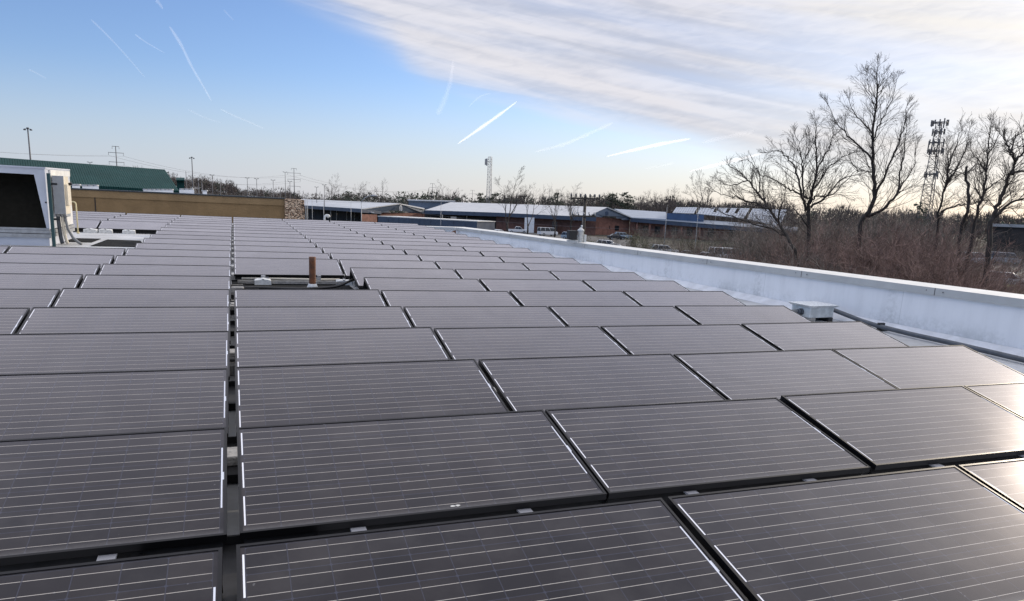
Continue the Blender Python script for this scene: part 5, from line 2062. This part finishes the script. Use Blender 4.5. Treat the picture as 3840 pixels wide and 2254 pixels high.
def vehicle(kind, label, px, d, yaw, col, group, cat, name):
    """local x forward; yaw measured from the sight line (90 = pointing right)"""
    b = G(px, d)
    sight = math.atan2(b.y, b.x)
    t_ = thing(name, label, cat, T(b.x, b.y, 0.004) @ RZ(sight - R_(yaw)), group)
    if kind == 'pickup':
        L, Wd, H, hood = 5.7, 1.95, 1.85, 1.12
        prof = [(-2.85, 0.45), (2.75, 0.42), (2.85, 0.75), (2.75, 1.05), (1.35, 1.15), (1.30, 1.14), (-0.75, 1.14), (-0.80, 1.12), (-2.85, 1.12)]
        cab = [(1.35, 1.12), (0.62, 1.80), (-0.55, 1.85), (-0.85, 1.12)]
    elif kind == 'suv':
        L, Wd, H, hood = 4.7, 1.85, 1.75, 1.05
        prof = [(-2.3, 0.40), (2.2, 0.38), (2.35, 0.70), (2.25, 0.95), (1.15, 1.08), (-2.3, 1.08), (-2.35, 0.8)]
        cab = [(1.15, 1.06), (0.45, 1.66), (-1.85, 1.74), (-2.28, 1.06)]
    elif kind == 'van':
        L, Wd, H, hood = 5.4, 2.0, 2.2, 1.2
        prof = [(-2.7, 0.40), (2.45, 0.38), (2.65, 0.75), (2.55, 1.1), (2.0, 1.25), (-2.7, 1.25)]
        cab = [(2.05, 1.23), (1.35, 2.12), (-2.6, 2.2), (-2.70, 1.23)]
    elif kind == 'bus':
        L, Wd, H, hood = 9.5, 2.4, 2.9, 1.2
        prof = [(-4.7, 0.50), (4.6, 0.45), (4.7, 0.9), (4.55, 1.25), (3.4, 1.4), (-4.7, 1.4)]
        cab = [(3.5, 1.38), (3.2, 2.8), (-4.6, 2.9), (-4.7, 1.38)]
    else:
        L, Wd, H, hood = 4.6, 1.8, 1.45, 0.95
        prof = [(-2.25, 0.36), (2.2, 0.34), (2.32, 0.62), (2.2, 0.82), (1.05, 0.95), (-1.6, 0.98), (-2.25, 0.92), (-2.32, 0.6)]
        cab = [(1.05, 0.93), (0.30, 1.40), (-0.95, 1.44), (-1.75, 0.95)]
    mb = MB()
    hw = Wd / 2
    n = len(prof)
    rows = []
    for y, sc in ((-hw, 0.97), (-hw + 0.06, 1.0), (hw - 0.06, 1.0), (hw, 0.97)):
        rows.append([(x * sc, y, z if 0.5 < z < 1.0 else z) for x, z in prof])
    vs = [p for r in rows for p in r]
    fs = []
    for r in range(3):
        for i in range(n):
            j = (i + 1) % n
            fs.append((r * n + i, (r + 1) * n + i, (r + 1) * n + j, r * n + j))
    fs.append(tuple(range(n)))
    fs.append(tuple(range(3 * n, 4 * n))[::-1])
    mb.add(vs, fs)
    mb.build('body', col, t_, bevel=0.04)
    mb = MB()
    k = len(cab)
    lo = hw - 0.06
    hi = hw - 0.22
    zmax = max(z for x, z in cab)
    wid = lambda z: lo + (hi - lo) * (z - cab[0][1]) / (zmax - cab[0][1])
    vs = [(x, -wid(z), z) for x, z in cab] + [(x, wid(z), z) for x, z in cab]
    fs = [tuple(range(k)), tuple(range(k, 2 * k))[::-1]] + [(i, k + i, k + (i + 1) % k, (i + 1) % k) for i in range(k)]
    mb.add(vs, fs)
    mb.build('windows', M_WIN, t_)
    mb = MB()
    (x1, z1), (x2, z2) = cab[1], cab[2]
    mb.add([(x1 + .03, -hi, z1), (x2 - .03, -hi, z2), (x2 - .03, hi, z2), (x1 + .03, hi, z1), (x1 - .05, -hi + .06, z1 + .055), (x2 + .05, -hi + .06, z2 + .05), (x2 + .05, hi - .06, z2 + .05), (x1 - .05, hi - .06, z1 + .055)],
           ((0, 1, 2, 3), (4, 7, 6, 5), (0, 4, 5, 1), (1, 5, 6, 2), (2, 6, 7, 3), (3, 7, 4, 0)))
    mb.build('roof', col, t_)
    # pillars between the windows
    for y in (-1, 1):
        for f in ((0.0, 0.36, 0.68, 1.0) if kind in ('van', 'bus', 'suv') else (0.0, 0.55, 1.0)):
            mb = MB()
            xt = cab[1][0] + (cab[2][0] - cab[1][0]) * f
            xb = cab[0][0] + (cab[3][0] - cab[0][0]) * f
            zt_ = cab[1][1] + (cab[2][1] - cab[1][1]) * f
            mb.tube([(xb, y * (lo + 0.005), cab[0][1]), (xt, y * (hi + 0.005), zt_)], 0.045, 4)
            mb.build('pillar', col, t_)
    wr = 0.37 if kind != 'sedan' else 0.32
    if kind == 'bus':
        wr = 0.48
    for x in (L * 0.31, -L * 0.31):
        for y in (-1, 1):
            mb = MB()
            mb.tube([(x, y * (hw - 0.20), wr), (x, y * (hw + 0.012), wr)], wr, 16)
            w_ = mb.build('wheel', M_TYRE, t_)
            mb = MB()
            mb.tube([(x, y * (hw + 0.01), wr), (x, y * (hw + 0.03), wr)], wr * 0.6, 12)
            mb.build('rim', M_RIM, w_)
    xf = max(x for x, z in prof)
    for y in (-1, 1):
        mb = MB()
        mb.box(xf * 0.97 - 0.10, xf * 0.97 + 0.03, y * (hw - 0.28) - 0.16, y * (hw - 0.28) + 0.16, hood * 0.66, hood * 0.66 + 0.14)
        mb.build('headlight', M_LAMP, t_)
    if kind == 'pickup':
        mb = MB()
        mb.box(-2.75, -0.95, -hw + 0.12, hw - 0.12, 1.121, 1.135)
        mb.build('truck_bed', M_BLACK, t_)
    return t_


PWH, PSI, PBL, PDK = paint("white", (0.72, 0.73, 0.75)), paint("silver", (0.42, 0.44, 0.47)), paint("pale_blue", (0.30, 0.38, 0.46)), paint("dark", (0.03, 0.033, 0.04))
PYE = paint("yellow", (0.62, 0.46, 0.08))
GV = 'vehicles in the school parking lot'
vehicle('pickup', 'white pickup truck side-on, in front of the brick school wall between bare trunks', 1945, 208, 88, PWH, GV, 'pickup truck', 'pickup_truck')
vehicle('suv', 'white car seen from the front at the right end of the navy shed', 1874, 176, 130, PWH, GV, 'car', 'parked_car')
vehicle('van', 'white van half hidden by the floodlight post', 2058, 196, 60, PWH, GV, 'van', 'parked_van')
vehicle('suv', 'pale blue car right of the floodlight post, by the wooden utility pole', 2146, 178, 95, PBL, GV, 'car', 'parked_car')
vehicle('suv', 'pale blue car in front of the brick gable windows', 2342, 196, 75, PBL, GV, 'car', 'parked_car')
vehicle('sedan', 'dark car left of the pale blue car by the brick gable', 2318, 190, 75, PDK, GV, 'car', 'parked_car')
vehicle('sedan', 'silver car low behind the parapet, below the white van', 2022, 142, 95, PSI, GV, 'car', 'parked_car')
vehicle('suv', 'white car in the row by the olive bush, leftmost', 2290, 138, 100, PWH, GV, 'car', 'parked_car')
vehicle('sedan', 'silver car in the row by the olive bush, middle', 2318, 130, 95, PSI, GV, 'car', 'parked_car')
vehicle('sedan', 'white car in the row by the olive bush, nearest the parapet', 2342, 122, 100, PWH, GV, 'car', 'parked_car')
vehicle('suv', 'white car between olive bushes behind low scrub', 2502, 128, 80, PWH, GV, 'car', 'parked_car')
vehicle('sedan', 'white car half hidden by scrub below the tilted rooftop panels', 2670, 116, 88, PWH, GV, 'car', 'parked_car')
vehicle('van', 'white van behind scrub below the leaning bare tree', 2740, 118, 60, PWH, GV, 'van', 'parked_van')
vehicle('sedan', 'silver car behind scrub, left of the half hidden white car', 2600, 118, 92, PSI, GV, 'car', 'parked_car')
GR = 'vehicles in the far right lot'
vehicle('suv', 'white car on the road at the right edge, nearest', 3815, 104, 92, PWH, GR, 'car', 'parked_car')
vehicle('van', 'yellow van far off between the bare trunks at right', 3622, 160, 80, PYE, GR, 'van', 'parked_van')
vehicle('van', 'white van far off right of the yellow van', 3667, 158, 85, PWH, GR, 'van', 'parked_van')
vehicle('van', 'silver van far off at the right edge before the dark building', 3788, 168, 88, PSI, GR, 'van', 'parked_van')

# ------------------------------------------------------------------ contrails: thin ice trails high in the sky
def trail_material(k):
    m = bpy.data.materials.new("ice_trail")
    m.use_nodes = True
    t = NT(m.node_tree)
    t.n.clear()
    tr = t.n.new('ShaderNodeBsdfTransparent')
    df = t.n.new('ShaderNodeBsdfDiffuse')
    df.inputs[0].default_value = (0.95, 0.94, 0.92, 1)
    tl = t.n.new('ShaderNodeBsdfTranslucent')
    tl.inputs[0].default_value = (0.95, 0.94, 0.92, 1)
    ad = t.n.new('ShaderNodeAddShader')
    t.l.new(df.outputs[0], ad.inputs[0])
    t.l.new(tl.outputs[0], ad.inputs[1])
    tc = t.n.new('ShaderNodeTexCoord')
    n = t.noise(tc.outputs['Object'], 0.0022, 3, 0.5)
    mx = t.n.new('ShaderNodeMixShader')
    t.l.new(t.m('MULTIPLY', t.m('ADD', 0.55, t.m('MULTIPLY', t.smooth(n, 0.3, 0.7), 0.45)), k), mx.inputs[0])
    t.l.new(tr.outputs[0], mx.inputs[1])
    t.l.new(ad.outputs[0], mx.inputs[2])
    o = t.n.new('ShaderNodeOutputMaterial')
    t.l.new(mx.outputs[0], o.inputs[0])
    return m


TM = {k: trail_material(v) for k, v in dict(faint=0.012, soft=0.017, mid=0.022, bright=0.075).items()}
DT = 6000.0
GCN = 'contrails across the sky'
for path, w0, w1, k, lab in (
        ([(585, 0), (598, 14), (611, 34)], 14, 5, 'soft', 'short contrail cut off by the top edge, upper left'),
        ([(340, 72), (400, 130), (470, 205), (545, 292)], 6, 3, 'soft', 'long thin straight contrail falling right, in the upper left sky'),
        ([(505, 128), (550, 160), (620, 200)], 5, 2, 'mid', 'short bright curved contrail between two longer ones, upper left'),
        ([(635, 98), (680, 170), (718, 248), (760, 320), (795, 382)], 11, 4, 'mid', 'longest steep contrail widening upward, upper left sky'),
        ([(108, 260), (140, 276), (175, 296)], 5, 3, 'soft', 'tiny contrail dash near the left edge'),
        ([(838, 36), (860, 60), (878, 78)], 5, 3, 'faint', 'faint tiny contrail dash left of the big cloud'),
        ([(705, 410), (765, 440), (835, 462)], 6, 3, 'faint', 'faint contrail below the steep long contrail, left one of two'),
        ([(825, 408), (880, 435), (940, 460), (990, 482)], 7, 4, 'soft', 'faint curving contrail below the steep long contrail, right one of two'),
        ([(1700, 225), (1688, 310), (1665, 380), (1640, 430)], 12, 24, 'faint', 'wide faint near-vertical contrail below the cloud edge'),
        ([(1840, 350), (1800, 362), (1758, 400)], 7, 5, 'faint', 'small faint contrail above the bright diagonal one'),
        ([(1940, 380), (1880, 425), (1810, 475), (1716, 540)], 9, 13, 'bright', 'bright white diagonal contrail at the centre of the sky'),
        ([(2300, 460), (2200, 505), (2100, 545), (2005, 570)], 14, 10, 'soft', 'soft broken contrail right of the bright diagonal one'),
        ([(2210, 505), (2150, 530), (2095, 555)], 10, 6, 'faint', 'faint short trail under the soft broken contrail'),
        ([(2590, 520), (2480, 540), (2380, 562), (2270, 588)], 16, 8, 'bright', 'bright white contrail under the cloud, left of the bare trees'),
        ([(2860, 575), (2740, 605), (2660, 625), (2585, 643)], 18, 6, 'bright', 'white contrail running into the bare trees'),
        ([(2830, 490), (2740, 510), (2630, 535)], 22, 12, 'faint', 'faint shadowy trail above the white contrail by the trees'),
        ([(2530, 610), (2480, 622), (2420, 632)], 10, 4, 'faint', 'very faint trail between the two white contrails')):
    rg = random.Random(len(lab))
    c = [CAM + ray(x, y) * DT for x, y in path]
    fn = []
    for i in range(len(c) - 1):
        a_, b_, c_, d_ = c[max(i - 1, 0)], c[i], c[i + 1], c[min(i + 2, len(c) - 1)]
        for q in range(8):
            f = q / 8
            fn.append(0.5 * ((2 * b_) + (c_ - a_) * f + (2 * a_ - 5 * b_ + 4 * c_ - d_) * f * f + (3 * b_ - a_ - 3 * c_ + d_) * f ** 3))
    fn.append(c[-1])
    n = len(fn)
    o0 = fn[0]
    mb = MB()
    s = DT / F * 0.5
    jit = [1.0 + 0.10 * math.sin(i * 0.9 + n) for i in range(n)]
    for sh in (1.0, 0.78, 0.55, 0.33):
        rad = []
        for i in range(n):
            f = i / (n - 1)
            e = min(1.0, f / 0.12, (1 - f) / 0.12) if k != 'bright' else min(1.0, f / 0.35, (1 - f) / 0.30)
            rad.append((w0 + (w1 - w0) * f) * s * sh * max(0.04, e ** 0.6) * jit[i] * 1.1)
        mb.tube([p - o0 for p in fn], rad, 10)
    o = mb.build('contrail', TM[k])
    o.location = o0
    tag(o, lab, 'contrail', GCN)
